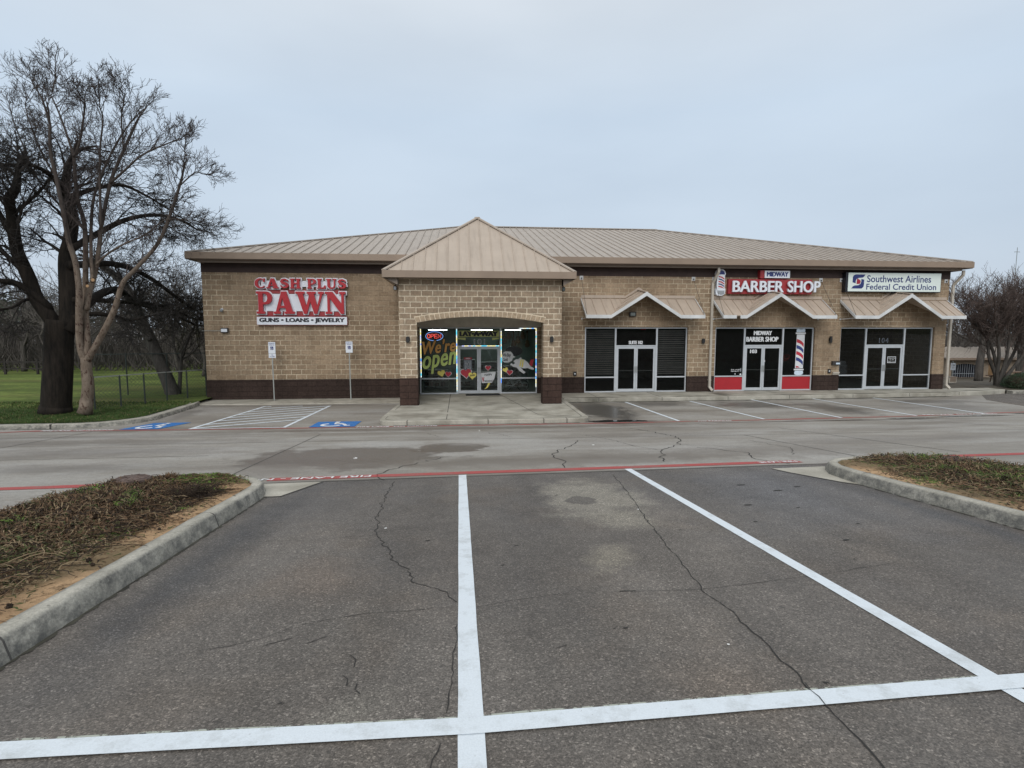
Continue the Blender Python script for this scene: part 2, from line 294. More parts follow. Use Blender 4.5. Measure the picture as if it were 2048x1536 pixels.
# ------------------------------------------------------------------ mesh helpers
WL={}
class MB:
    def __init__(s): s.v=[]; s.f=[]; s.mi=[]; s.cur=0
    def add(s,vs,fs):
        o=len(s.v); s.v.extend(vs); s.f.extend(tuple(o+i for i in f) for f in fs); s.mi.extend([s.cur]*len(fs)); return s
    def box(s,x0,x1,y0,y1,z0,z1):
        v=[(x,y,z) for z in (z0,z1) for y in (y0,y1) for x in (x0,x1)]
        return s.add(v,[(0,2,3,1),(4,5,7,6),(0,1,5,4),(2,6,7,3),(0,4,6,2),(1,3,7,5)])
    def prism(s,poly,y0,y1):
        "polygon in x,z extruded along y"
        n=len(poly); v=[(x,y0,z) for x,z in poly]+[(x,y1,z) for x,z in poly]
        return s.add(v,[tuple(range(n)),tuple(range(2*n-1,n-1,-1))]+[(i,i+n,(i+1)%n+n,(i+1)%n) for i in range(n)])
    def slab(s,poly,z0,z1):
        n=len(poly); v=[(x,y,z0) for x,y in poly]+[(x,y,z1) for x,y in poly]
        return s.add(v,[tuple(range(n-1,-1,-1)),tuple(range(n,2*n))]+[(i,(i+1)%n,(i+1)%n+n,i+n) for i in range(n)])
    def thick(s,quad,t):
        "quad/tri with thickness t below along its normal"
        a,b,c=[Vector(q) for q in quad[:3]]; nn=(b-a).cross(c-a).normalized()*t
        n=len(quad); v=[tuple(q) for q in quad]+[tuple(Vector(q)-nn) for q in quad]
        return s.add(v,[tuple(range(n)),tuple(range(2*n-1,n-1,-1))]+[(i,i+n,(i+1)%n+n,(i+1)%n) for i in range(n)])
    def bar(s,a,b,w,h=None,upv=(0,0,1)):
        h=h or w; a=Vector(a); b=Vector(b); d=(b-a).normalized(); r=d.cross(Vector(upv))
        if r.length<1e-4: r=d.cross(Vector((1,0,0)))
        r.normalize(); u=r.cross(d); v=[]
        for p in (a,b):
            for i,j in ((-1,-1),(1,-1),(1,1),(-1,1)): v.append(tuple(p+r*(i*w/2)+u*(j*h/2)))
        return s.add(v,[(0,3,2,1),(4,5,6,7),(0,1,5,4),(1,2,6,5),(2,3,7,6),(3,0,4,7)])
    def tube(s,pts,rad,n=8,cap=True):
        pts=[Vector(p) for p in pts]
        if isinstance(rad,(int,float)): rad=[rad]*len(pts)
        o=len(s.v); prev=None
        for i,p in enumerate(pts):
            d=(pts[min(i+1,len(pts)-1)]-pts[max(i-1,0)])
            if d.length<1e-7: d=Vector((0,0,1))
            d.normalize()
            if prev is None:
                r=d.cross(Vector((.13,.31,.94)))
                if r.length<.05: r=d.cross(Vector((1,0,0)))
            else: r=prev-d*prev.dot(d)
            r.normalize(); prev=r; u=d.cross(r)
            for k in range(n):
                a=2*math.pi*k/n; s.v.append(tuple(p+(r*math.cos(a)+u*math.sin(a))*rad[i]))
        m=len(pts)
        for i in range(m-1):
            for k in range(n):
                k2=(k+1)%n; s.f.append((o+i*n+k,o+i*n+k2,o+(i+1)*n+k2,o+(i+1)*n+k)); s.mi.append(s.cur)
        if cap and n>3:
            s.f.append(tuple(o+k for k in range(n-1,-1,-1))); s.f.append(tuple(o+(m-1)*n+k for k in range(n))); s.mi+= [s.cur]*2
        return s
    def lathe(s,c,prof,n=16,axis='z'):
        o=len(s.v)
        for r,h in prof:
            for k in range(n):
                a=2*math.pi*k/n; x,y=r*math.cos(a),r*math.sin(a)
                s.v.append((c[0]+x,c[1]+y,c[2]+h) if axis=='z' else (c[0]+x,c[1]-h,c[2]+y))
        for i in range(len(prof)-1):
            for k in range(n):
                k2=(k+1)%n; q=(o+i*n+k,o+i*n+k2,o+(i+1)*n+k2,o+(i+1)*n+k); s.f.append(q); s.mi.append(s.cur)
        s.f.append(tuple(o+k for k in range(n-1,-1,-1))); s.f.append(tuple(o+(len(prof)-1)*n+k for k in range(n))); s.mi+=[s.cur]*2
        return s
    def build(s,name,mat,parent=None,smooth=False,bevel=0):
        me=bpy.data.meshes.new(name); o=WL.get(parent.name,(0,0,0)) if parent else (0,0,0)
        vs=[(v[0]-o[0],v[1]-o[1],v[2]-o[2]) for v in s.v] if o!=(0,0,0) else s.v
        me.from_pydata(vs,[],s.f); me.update()
        mats=mat if isinstance(mat,(list,tuple)) else [mat]
        for m in mats: me.materials.append(M[m])
        if len(mats)>1: me.polygons.foreach_set('material_index',s.mi)
        if smooth: me.polygons.foreach_set('use_smooth',[True]*len(me.polygons))
        ob=bpy.data.objects.new(name,me); col.objects.link(ob)
        if parent: ob.parent=parent; WL[ob.name]=o
        if bevel:
            b=ob.modifiers.new('bevel','BEVEL'); b.width=bevel; b.segments=2; b.limit_method='ANGLE'; b.angle_limit=math.radians(50)
        return ob
def tag(o,label=None,cat=None,group=None,kind=None):
    if label: o['label']=label
    if cat: o['category']=cat
    if group: o['group']=group
    if kind: o['kind']=kind
    return o
def thing(name,loc,label,cat,group=None):
    o=bpy.data.objects.new(name,None); o.empty_display_size=.3; o.location=loc; col.objects.link(o); WL[o.name]=tuple(loc)
    return tag(o,label,cat,group)
def copytree(root,loc,label):
    r=root.copy(); col.objects.link(r); r.location=loc; r['label']=label
    for ch in list(root.children):
        c=ch.copy(); col.objects.link(c); c.parent=r
        for g in list(ch.children):
            d=g.copy(); col.objects.link(d); d.parent=c
    return r
def struct(name,mb,mat,parent=None,**k):
    o=mb.build(name,mat,parent,**k)
    if not parent: o['kind']='structure'
    return o
def curve_mesh(cu):
    ob=bpy.data.objects.new('tmp',cu); col.objects.link(ob)
    bpy.context.view_layer.update()
    me=bpy.data.meshes.new_from_object(ob.evaluated_get(bpy.context.evaluated_depsgraph_get()))
    v=[tuple(x.co) for x in me.vertices]; f=[tuple(p.vertices) for p in me.polygons]
    bpy.data.objects.remove(ob); bpy.data.curves.remove(cu); bpy.data.meshes.remove(me)
    return v,f
def textmb(body,x0,x1,z0,z1,Y,depth=.01,bold=0.,shear=0,mb=None,plane='front',rot=0,align='LEFT',space=1.,lean=0,slope=0,fat=0,fatz=0):
    cu=bpy.data.curves.new('t','FONT'); cu.body=body; cu.size=1; cu.offset=bold; cu.extrude=.05; cu.shear=shear; cu.align_x=align; cu.space_character=space; cu.resolution_u=4
    v,f=curve_mesh(cu); mb=mb or MB()
    xs=[a[0] for a in v]; ys=[a[1] for a in v]; ax,bx,ay,by=min(xs),max(xs),min(ys),max(ys); out=[]
    for x,y,z in v:
        u=(x-ax)/(bx-ax); w=(y-ay)/(by-ay); t=(z+.05)/.1
        if plane=='front': out.append((x0+(x1-x0)*u,Y-depth*t,z0+(z1-z0)*w+slope*(u-.5)))
        else:
            if rot: u,w=1-u,1-w
            xx=x0+(x1-x0)*u; yy=z0+(z1-z0)*w+slope*(xx); out.append((xx,yy,gz(yy)+Y+depth*t))
    if fat:
        for k,(dx,dz) in enumerate(((-fat,0),(-fat/2,fatz),(0,-fatz),(fat/2,fatz),(fat,0))): mb.add([(a+dx,b-.0012*k,c+dz) for a,b,c in out],f)
    else: mb.add(out,f)
    return mb
def polycurve(splines,offset=0.,extrude=.05):
    cu=bpy.data.curves.new('g','CURVE'); cu.dimensions='2D'; cu.fill_mode='BOTH'; cu.offset=offset; cu.extrude=extrude
    for pts in splines:
        sp=cu.splines.new('POLY'); sp.points.add(len(pts)-1); sp.use_cyclic_u=True
        for q,(x,y) in zip(sp.points,pts): q.co=(x,y,0,1)
    return curve_mesh(cu)
def flatshape(splines,Y,depth,mb=None,fn=None,plane='front'):
    "closed outlines (x,z) filled with even-odd holes and given a thickness"
    v,f=polycurve(splines); mb=mb or MB(); out=[]
    for x,y,z in v:
        t=(z+.05)/.1
        out.append((x,Y-depth*t,y) if plane=='front' else (x,y,gz(y)+Y+depth*t))
    mb.add(out,f); return mb
def ell(cx,cz,rx,rz,n=28,a0=0,a1=360,rot=0):
    o=[]
    for i in range(n):
        a=math.radians(a0+(a1-a0)*i/(n if a1-a0==360 else n-1)); x,z=rx*math.cos(a),rz*math.sin(a)
        c,s_=math.cos(rot),math.sin(rot); o.append((cx+x*c-z*s_,cz+x*s_+z*c))
    return o
def strokepoly(pts,w):
    "outline polygon of a polyline with width(s) w"
    n=len(pts); w=[w]*n if isinstance(w,(int,float)) else w; L=[];Rr=[]
    for i,(x,y) in enumerate(pts):
        a=pts[max(i-1,0)]; b=pts[min(i+1,n-1)]; dx,dy=b[0]-a[0],b[1]-a[1]; l=math.hypot(dx,dy) or 1; nx,ny=-dy/l,dx/l
        L.append((x+nx*w[i]/2,y+ny*w[i]/2)); Rr.append((x-nx*w[i]/2,y-ny*w[i]/2))
    return L+Rr[::-1]
# ground-hugging builders
def grid(name,xs,yrows,mat,off=0.,parent=None,zf=None):
    m=MB(); nx=len(xs); 
    for yf in yrows:
        for x in xs:
            y=yf(x) if callable(yf) else yf; m.v.append((x,y,(zf(x,y) if zf else gz(y))+off))
    for j in range(len(yrows)-1):
        for i in range(nx-1):
            a=j*nx+i; m.f.append((a,a+1,a+nx+1,a+nx)); m.mi.append(0)
    return m
def strip(m,pts,w,off,jit=0,rz=None,step=.25):
    P2=[]
    for (a,b),(c,d) in zip(pts,pts[1:]):
        L=math.hypot(c-a,d-b); k=max(1,int(L/step))
        ts=sorted(set([i/k for i in range(k)]+[(br-b)/(d-b) for br in (9.2,18.2) if abs(d-b)>1e-6 and 0<(br-b)/(d-b)<1]))
        for t in ts: P2.append((a+(c-a)*t,b+(d-b)*t))
    P2.append(pts[-1]); n=len(P2); o=len(m.v); z=rz or gz
    for i,(x,y) in enumerate(P2):
        a=P2[max(i-1,0)]; b=P2[min(i+1,n-1)]; dx,dy=b[0]-a[0],b[1]-a[1]; l=math.hypot(dx,dy) or 1; nx,ny=-dy/l,dx/l
        ww=w*(1+R.uniform(-jit,jit))/2; w2=w*(1+R.uniform(-jit,jit))/2
        m.v.append((x+nx*ww,y+ny*ww,z(y+ny*ww)+off)); m.v.append((x-nx*w2,y-ny*w2,z(y-ny*w2)+off))
    for i in range(n-1):
        a=o+2*i; m.f.append((a,a+1,a+3,a+2)); m.mi.append(m.cur)
    return m
# ================================================================== GROUND
YR=lambda x: 8.64+.055*x
YB=lambda x: min(9.15,8.34+.055*x)
xs=[-60,-40,-25]+[i for i in range(-20,26,2)]+[40,60]
rzz=lambda y: -.06-1.45*max(0,min(1,(y-29)/17))
struct('ground',grid('g',[-500,-200,-60,0,26.5,27,60,200,500],[-60,-20,0,9.2,18.2,29,46,60,150,700],'far_ground',zf=lambda x,y: gz(y)-.12 if x<26.6 or y<29.5 else -1.8),'far_ground')
lot=struct('parking_lot',grid('p',xs,[-20,-4,0,2,4,6,YB],'asphalt'),'asphalt')
drive=struct('driveway',grid('d',xs,[YB,9.2,11,13,15,17,18.2,20,24.6],'c'),'concrete_drive')
def crackpts(pts,amp=.05,step=.1):
    out=[]
    for (a,b),(c,d) in zip(pts,pts[1:]):
        L=math.hypot(c-a,d-b); k=max(1,int(L/step))
        for i in range(k):
            t=i/k; x,y=a+(c-a)*t,b+(d-b)*t; q=amp*2.2; out.append((x+q*mn.noise((x*4,y*4,1))+q*.6*mn.noise((x*13,y*13,2))+R.uniform(-amp,amp)*.3,y+q*.7*mn.noise((x*4,y*4,5))+R.uniform(-amp,amp)*.25))
    out.append(pts[-1]); return out
struct('side_driveway',grid('d',[-60,-40,-25,-15,-9,-4.97],[-20,-4,0,2,4,6,YB],'c',.005),'concrete_drive')
struct('side_driveway',grid('d',[8.3,12,20,40,60],[-20,-4,0,2,4,6,YB],'c',.005),'concrete_drive')
# ---- markings on the near lot
m=MB(); strip(m,[(.035,-3),(.055,8.47)],.118,.005,.03); m.build('parking_line','line_paint',lot)
m=MB(); strip(m,[(2.7,-3),(2.73,5),(2.74,8.64)],.112,.005,.03); m.build('parking_line','line_paint',lot)
m=MB(); strip(m,crackpts([(1.735,2.5),(1.72,2.43),(1.73,2.38),(1.715,2.3)],.008,.03),.004,.012,.5); m.build('crack','crack_fill',lot)
m=MB(); strip(m,[(-8,2.52),(-1.95,2.395),(.04,2.345),(2.69,2.40),(9,2.5)],.118,.009,.03); m.build('parking_line','line_paint',lot)
m=MB(); strip(m,[(-8,2.587),(-1.95,2.461),(.04,2.411),(2.69,2.466)],.032,.0025,.3); m.build('worn_paint_edge','old_paint',lot)
def redline(x0,x1):
    m=MB(); strip(m,[(x,YR(x)) for x in np.linspace(x0,x1,12)],.22,.005,.06); return m.build('fire_lane_stripe','red_paint',drive)
redline(-30,-4.6); redline(-2.85,5.9); redline(8.0,30)
mm=MB(); textmb('FIRE LANE - NO PARKING',-4.35,-1.35,8.64-.065,8.64+.065,.008,.002,.012,mb=mm,plane='g',rot=1,slope=.055); mm.build('fire_lane_lettering','worn_white',drive)
mm=MB(); textmb('FIRE LANE',5.15,5.85,8.64-.055,8.64+.055,.008,.002,.012,mb=mm,plane='g',rot=1,slope=.055); mm.build('fire_lane_lettering','worn_white',drive)
m=MB(); strip(m,[(x,YB(x)) for x in np.linspace(-30,14,20)],.028,.004,.3); strip(m,[(x,YB(x)+.05) for x in np.linspace(-3,5.3,20)],.012,.004,.3); m.build('pavement_joint','joint',drive)
# cracks
m=MB()
for pts,w,amp in (([(-.92,8.1),(-.95,7.2),(-.91,6.19),(-.88,5.7),(-.78,5.32),(-.55,4.65),(-.34,4.17),(-.02,3.71)],.014,.03),
    ([(2.36,8.2),(2.3,7.6),(2.12,6.4),(1.97,5.42),(1.86,4.5),(1.76,3.72),(1.79,3.1),(1.73,2.46),(1.72,2.3),(1.7,1.92),(1.68,1.5)],.013,.015),
    ([(-.03,3.37),(-.035,2.9),(-.07,2.6),(-.07,2.45)],.008,.015),([(-.10,2.25),(-.12,2.1),(-.13,1.8)],.007,.012),
    ([(-1.95,5.32),(-1.5,5.30),(-1.1,5.36),(-.82,5.4)],.006,.012),([(-1.0,3.48),(-.6,3.6),(-.04,3.63)],.006,.01),([(.1,3.62),(.5,3.72),(.8,3.78)],.005,.01),
    ([(1.1,3.76),(1.5,3.74),(1.75,3.73),(2.3,3.82),(2.8,3.9),(3.6,4.1)],.006,.012),([(.55,3.0),(.62,3.03)],.01,.01),([(1.15,3.765),(1.27,3.765)],.016,.004),
    ([(-1.5,3.2),(-1.2,3.3),(-1.05,3.45)],.005,.01)):
    strip(m,crackpts(pts,amp,.05),w*.62,.0035,.7)
for pts in (([(-.62,3.05),(-.58,3.0),(-.575,2.92)]),([(-.62,2.84),(-.585,2.8),(-.58,2.74)]),([(-.53,2.75),(-.53,2.7),(-.5,2.66)]),([(-.9,3.22),(-.8,3.3)]),([(-1.,3.3),(-1.15,3.22)])):
    strip(m,pts,.006,.004,.4,step=.03)
m.build('crack','crack_fill',lot)
m=MB()
for pts,w in (([(2.9,13.1),(2.6,12.2),(2.0,11),(1.75,10.2),(1.9,9.6),(1.75,8.9)],.03),([(5.2,16.2),(5.45,15.),(5.5,13.6),(5.3,12.6),(4.85,11.75),(4.1,10.8),(3.95,10.4),(3.6,9.3)],.035),([(4.1,10.8),(3.9,11.6),(3.7,13.),(3.4,14.4)],.018),
    ([(4.85,11.75),(6.,11.)],.02),([(5.1,11.2),(5.6,10.2),(5.3,9.2),(5.6,8.75)],.03),([(-.2,10.6),(-.9,9.5),(-1.3,8.7),(-1.1,8.2)],.025),([(.8,15.6),(1.4,14.3)],.016),([(-.9,15.8),(-.5,14.6)],.014),([(6.8,12.4),(6.9,10.8),(6.3,9.8)],.014)):
    strip(m,crackpts(pts,.05,.14),w*.62,.005,.6)
m.build('crack','crack_fill',drive)
m=MB()
for pts in (([(-3.9,16),(-3.56,8.98)]),([(-10.3,12.),(-11.4,18.3)]),([(-20,14.1),(-3,14.0),(7,13.6)]),([(7.4,13.6),(7.3,9.3)]),([(-30,11.4),(-5,11.5)]),([(9.5,15.5),(9.6,9.6)]),([(16,18),(16,10)]),([(7,13.6),(30,13.8)])):
    strip(m,pts,.022,.004,.3)
m.build('pavement_joint','joint',drive)
# ---- markings on the far lot
for x0,y0,x1,y1 in ((7.35,23.7,7.66,18.5),(10.32,23.75,10.84,18.58),(13.34,24.0,13.8,18.62),(16.36,24.05,16.9,18.8),(19.38,24.1,19.9,18.9)):
    m=MB(); strip(m,[(x0,y0),(x1,y1)],.12,.009,.04); m.build('parking_line','line_paint',drive)
m=MB(); strip(m,[(-30,14.5),(-16.5,17.3),(-14.2,18.35),(-13.3,18.55),(-9,18.37),(-4.4,18.3),(-2.7,18.30),(4.4,18.30),(10.3,18.42),(16.3,18.72),(22,19.3),(30,20.6)],.17,.007,.1); m.build('fire_lane_stripe','worn_red_paint',drive)
mm=MB()
textmb('FIRE LANE  NO PARKING',-3.3,-.7,18.24,18.36,.013,.002,.012,mb=mm,plane='g'); mm.build('fire_lane_lettering','worn_white',drive)
mm=MB(); textmb('FIRE LANE  NO PARKING',-13.,-10.9,18.46,18.60,.013,.002,.012,mb=mm,plane='g'); mm.build('fire_lane_lettering','worn_white',drive)
mm=MB(); textmb('FIRE LANE  NO PARKING',17.3,20.3,18.9,19.02,.013,.002,.012,mb=mm,plane='g'); mm.build('fire_lane_lettering','worn_white',drive)
mm=MB(); textmb('NO PARKING',8.3,9.5,18.32,18.42,.013,.002,.012,mb=mm,plane='g'); mm.build('fire_lane_lettering','worn_white',drive)
def symbol(x0,y0,x1,y1,skew):
    "blue accessible-parking square with the white wheelchair figure"
    m=MB(); L=[(x0,y0),(x1,y0),(x1+skew,y1),(x0+skew,y1)]
    m.add([(x,y,gz(y)+.011) for x,y in L],[(0,1,2,3)]); b=m.build('accessible_symbol','blue_paint',drive)
    def T(u,v): return (x0+(x1-x0)*u+skew*v, y0+(y1-y0)*v)
    w=MB()
    def st(pts,wd):
        q=strokepoly([T(*p) for p in pts],wd); k=len(q)//2
        w.add([(x,y,gz(y)+.015) for x,y in q],[(i,i+1,2*k-2-i,2*k-1-i) for i in range(k-1)])
    arc=[(.44+.22*math.cos(math.radians(a)),.36+.24*math.sin(math.radians(a))) for a in range(120,345,15)]
    st(arc,.13); st([(.47,.78),(.5,.5),(.68,.47),(.78,.2),(.86,.24)],.13); st([(.49,.62),(.66,.60)],.1); st([(.43,.86),(.53,.86)],.16)
    w.build('wheelchair_figure','worn_white',b)
symbol(-10.75,18.55,-9.55,19.8,.45); symbol(-4.85,18.42,-3.4,19.5,.05)
m=MB()
A,B,C_,D=(-8.55,18.45),(-5.65,18.45),(-5.35,23.75),(-8.0,23.8)
strip(m,[A,D],.12,.009,.03); strip(m,[B,C_],.12,.009,.03)
strip(m,[(A[0],18.5),(B[0],18.5)],.08,.010,.03)
m.cur=0
for k in range(8):
    ya=18.55+k*.72; yb=ya+1.5
    fa=(ya-18.45)/5.35; xa=-8.55+.55*fa; fb=(yb-18.45)/5.35; xb=-5.65+.3*fb
    if yb>23.75:
        t=(23.75-ya)/(yb-ya); xb=xa+(xb-xa)*t; yb=23.75
    strip(m,[(xa,ya),(xb,yb)],.13,.0115,.03)
m.build('access_aisle_hatching','line_paint',drive)
m=MB()
def patch_poly(m,cx,cy,rx,ry,off,n=22):
    pts=[]
    for i in range(n):
        a=2*math.pi*i/n; k=1+R.uniform(-.25,.2); pts.append((cx+rx*k*math.cos(a),cy+ry*k*math.sin(a)))
    m.add([(cx,cy,gz(cy)+off)]+[(x,y,gz(y)+off) for x,y in pts],[(0,1+i,1+(i+1)%n) for i in range(n)])
for cx,cy,rx,ry in ((5.5,18.7,.95,.13),(11.7,18.05,.55,.05),(13.6,18.1,1.2,.06),(16.4,18.25,1.1,.05),(19.,18.5,1.6,.05),(22.,18.9,1.3,.04)): patch_poly(m,cx,cy,rx,ry,.016)
o=m.build('puddle','puddle_water'); o['kind']='structure'
# flat litter and twigs lying on the lot
for i,(x,y,rr,lab) in enumerate(((-.75,5.62,.022,'white scrap of litter beside the crack left of the centre line'),(1.55,2.93,.012,'tiny white scrap on the asphalt right of the centre line'),(2.05,6.05,.02,'pale scrap of litter beside the diagonal white line'),(-1.95,10.6,.06,'white paper scrap on the dark stained concrete lane'),(.62,16.2,.05,'white scrap near the entrance kerb on the concrete lane'),(3.0,12.,.04,'white crumb of litter on the middle of the concrete lane'))):
    rr*=.6; m=MB(); n=7; pts=[(x+rr*R.uniform(.6,1.4)*math.cos(6.28*k/n),y+rr*R.uniform(.6,1.3)*math.sin(6.28*k/n)) for k in range(n)]
    z=gz(y)+.004; m.add([(a,b,z) for a,b in pts]+[(a,b,z+rr*.35*R.uniform(.5,1.2)) for a,b in pts],[tuple(range(n,2*n))]+[(k,(k+1)%n,(k+1)%n+n,k+n) for k in range(n)])
    tag(m.build('litter_scrap','litter_white'),lab,'litter','scraps of litter on the pavement')
m=MB()
for x,y,a,l in ((-1.42,2.44,.4,.055),(-.87,2.62,.5,.02),(-1.22,2.38,.6,.018),(-.3,5.15,.1,.045),(.0,5.4,.2,.04),(.52,4.9,.3,.04),(3.4,6.1,.1,.1),(3.1,5.4,.2,.05),(2.2,5.2,.4,.04),(.35,4.4,.2,.03),(3.6,4.7,.3,.07),(1.02,3.2,.2,.035),(.95,3.2,.7,.02),(1.85,2.5,-.5,.03),(3.9,5.9,.1,.06),(4.2,6.8,.1,.12),(3.9,7.2,.15,.12),(4.6,7.,.1,.09),(1.25,6.9,.2,.05),(4.1,5.2,.3,.05),(-.6,6.4,.3,.03),(3.3,4.2,.5,.03)):
    c,s_=math.cos(a),math.sin(a); l*=.62; q=[(x+l*(c*u)-l*.38*s_*v,y+l*s_*u+l*.38*c*v) for u,v in ((-1,0),(-.5,-.8),(.4,-1),(1,-.1),(.5,.8),(-.4,.9))]
    m.add([(p[0],p[1],gz(p[1])+.0045) for p in q],[tuple(range(6))])
m.build('oil_spot','crack_fill',lot)
# ---- kerbs
def arcpts(c,r,a0,a1,n=8): return [(c[0]+r*math.cos(math.radians(a0+(a1-a0)*i/n)),c[1]+r*math.sin(math.radians(a0+(a1-a0)*i/n))) for i in range(n+1)]
def kerb(path,h=.15,w=.17,side=1,zb=None,zt=None,wob=.004):
    "kerb swept along the pavement edge; the body lies on the given side of the path"
    P2=[]
    for (a,b),(c,d) in zip(path,path[1:]):
        k=max(1,int(math.hypot(c-a,d-b)/.35))
        for i in range(k): P2.append((a+(c-a)*i/k,b+(d-b)*i/k))
    P2.append(path[-1]); n=len(P2); m=MB()
    prof=[(-.0,-.1),(0.0,.0),(.035,h*.80),(.05,h*.94),(.08,h),(w,h),(w,-.1)]
    for i,(x,y) in enumerate(P2):
        a=P2[max(i-1,0)]; b=P2[min(i+1,n-1)]; dx,dy=b[0]-a[0],b[1]-a[1]; l=math.hypot(dx,dy) or 1; nx,ny=-dy/l*side,dx/l*side
        for u,v in prof:
            u2=u+R.uniform(-wob,wob); m.v.append((x+nx*u2,y+ny*u2,gz(y)+v+(R.uniform(-wob,wob) if v>0 else 0)))
    k=len(prof)
    for i in range(n-1):
        for j in range(k-1):
            q=(i*k+j,i*k+j+1,(i+1)*k+j+1,(i+1)*k+j); m.f.append(q if side<0 else q[::-1]); m.mi.append(0)
    return m,P2
ISL=[(-2.5,-5),(-2.5,7.0),(-2.52,7.35),(-2.6,7.65),(-2.78,7.95),(-3.05,8.2),(-3.4,8.37),(-3.8,8.42),(-4.15,8.33),(-4.48,8.05),(-4.7,7.65),(-4.83,7.15),(-4.92,6.3),(-4.95,-5)]
ISR=[(5.52,-5),(5.52,6.8),(5.54,7.3),(5.62,7.8),(5.8,8.15),(6.1,8.42),(6.5,8.56),(7.0,8.6),(7.5,8.52),(7.9,8.25),(8.15,7.8),(8.25,7.2),(8.28,6.4),(8.3,-5)]
k1,_=kerb(ISL,side=1); struct('kerb_of_left_island',k1,'kerb_concrete',smooth=True)
k2,_=kerb(ISR,side=-1); struct('kerb_of_right_island',k2,'kerb_concrete',smooth=True)
m=MB(); strip(m,[(-2.495,1),(-2.495,7.2),(-2.52,7.5)],.034,.0045,1.,step=.05); strip(m,[(5.54,1),(5.54,7.0)],.06,.0045,.8,step=.06); m.build('gutter_dirt','wet_grime',lot)
m=MB(); strip(m,[(-2.62,19.6),(-2.6,19.),(-2.1,18.5)],.05,.006,.8,step=.1); strip(m,[(-2.1,18.5),(4.1,18.5),(4.5,19),(4.56,23.8)],.06,.0065,.8,step=.1); strip(m,[(-14,18.86),(-12.7,18.87)],.06,.006,.8,step=.1); m.build('gutter_dirt','wet_grime',drive)
# gutter aprons at the island tips
m=MB(); ap=[(-2.3,7.28),(-1.98,8.2),(-2.95,8.15),(-2.7,7.8),(-2.52,7.3)]
m.add([(x,y,gz(y)+.006) for x,y in ap],[tuple(range(5))])
ap=[(5.02,8.35),(5.1,8.0),(5.38,7.2),(5.52,7.0),(5.6,7.5),(5.78,8.1),(6.0,8.42)]
m.add([(x,y,gz(y)+.006) for x,y in ap],[tuple(range(7))]); m.build('gutter_apron','concrete_walk',drive)
m=MB(); strip(m,[(-2.3,7.28),(-1.98,8.23)],.02,.008,.3); strip(m,[(-2.5,7.26),(-2.3,7.28)],.02,.008,.3); strip(m,[(5.02,8.35),(5.1,8.0),(5.38,7.2),(5.5,7.0)],.02,.008,.3); m.build('pavement_joint','joint',drive)
m=MB()
for x,y,sx in ((-2.5,5.9,-1),(-2.5,3.2,-1),(5.55,7.08,1),(5.55,4.6,1)):
    h=.15; pf=[(-.004,0),(.031,h*.8),(.047,h*.945),(.078,h+.004),(.176,h+.004),(.176,-.02),(-.004,-.02)]; m.prism([(x+sx*u,gz(y)+v) for u,v in pf],y-.006,y+.006)
m.build('kerb_joint','joint',lot); m=MB()
for x in (-13.0,-16.2,-20): m.box(x-.012,x+.012,18.88,19.2,-.2,-.0265)
m.build('kerb_joint','joint',drive)
# soil of the islands
def inside(x,y,poly):
    c=False; n=len(poly)
    for i in range(n):
        (a,b),(d,e)=poly[i],poly[i-1]
        if (b>y)!=(e>y) and x<(d-a)*(y-b)/(e-b)+a: c=not c
    return c
from mathutils import noise as mn
def mound(x,y,cx,hw):
    t=max(0,1-((x-cx)/hw)**2); return gz(y)+.125+.03*t*max(0,min(1,(8.3-y)/1.6))+.02*mn.noise((x*2,y*2,0))+.008*mn.noise((x*9,y*9,3))
def soil(name,x0,x1,cx,hw,poly):
    m=MB(); nx=44; ys=[-5,-2,0]+list(np.arange(.5,9.4,.1)); xs_=[x0+(x1-x0)*i/nx for i in range(nx+1)]; idx={}
    for j,y in enumerate(ys):
        for i,x in enumerate(xs_): idx[i,j]=len(m.v); m.v.append((x,float(y),mound(x,y,cx,hw)))
    for j in range(len(ys)-1):
        for i in range(nx):
            xm,ym=(xs_[i]+xs_[i+1])/2,(ys[j]+ys[j+1])/2
            if inside(xm,ym,poly): m.f.append((idx[i,j],idx[i+1,j],idx[i+1,j+1],idx[i,j+1])); m.mi.append(0)
    return struct(name,m,'sandy_soil',smooth=True)
def shrink(poly,cx,d): return [(x+(d if x<cx else -d),y-(.08 if y>7.6 else 0)) for x,y in poly]
SL=shrink(ISL,-3.72,.09); SR=shrink(ISR,6.9,.09)
soil('planting_bed_soil',-4.93,-2.52,-3.72,1.2,SL); soil('planting_bed_soil',5.54,8.28,6.9,1.35,SR)
def ribbons(n,gen,mats,name,label,cat='ground cover'):
    m=MB()
    for _ in range(n):
        g=gen()
        if not g: continue
        x,y,z,l,w,rise,mi=g; a=R.uniform(0,6.28); c,s_=math.cos(a),math.sin(a); nx,ny=-s_*w/2,c*w/2; cv=R.uniform(-.35,.35)
        pts=[(x,y,z-.01),(x+c*l*.5-s_*cv*l,y+s_*l*.5+c*cv*l,z+rise),(x+c*l,y+s_*l,z+rise*R.uniform(.1,1.1))]
        vs=[]
        for k,p in enumerate(pts):
            ww=(1,.9,.35)[k]; vs+=[(p[0]+nx*ww,p[1]+ny*ww,p[2]),(p[0]-nx*ww,p[1]-ny*ww,p[2]+w*.3)]
        m.cur=mi; m.add(vs,[(0,1,3,2),(2,3,5,4)])
    return tag(m.build(name,mats),label,cat,kind='stuff')
VM=['vine_brown','vine_dark','vine_green','weed_green','vine_straw']
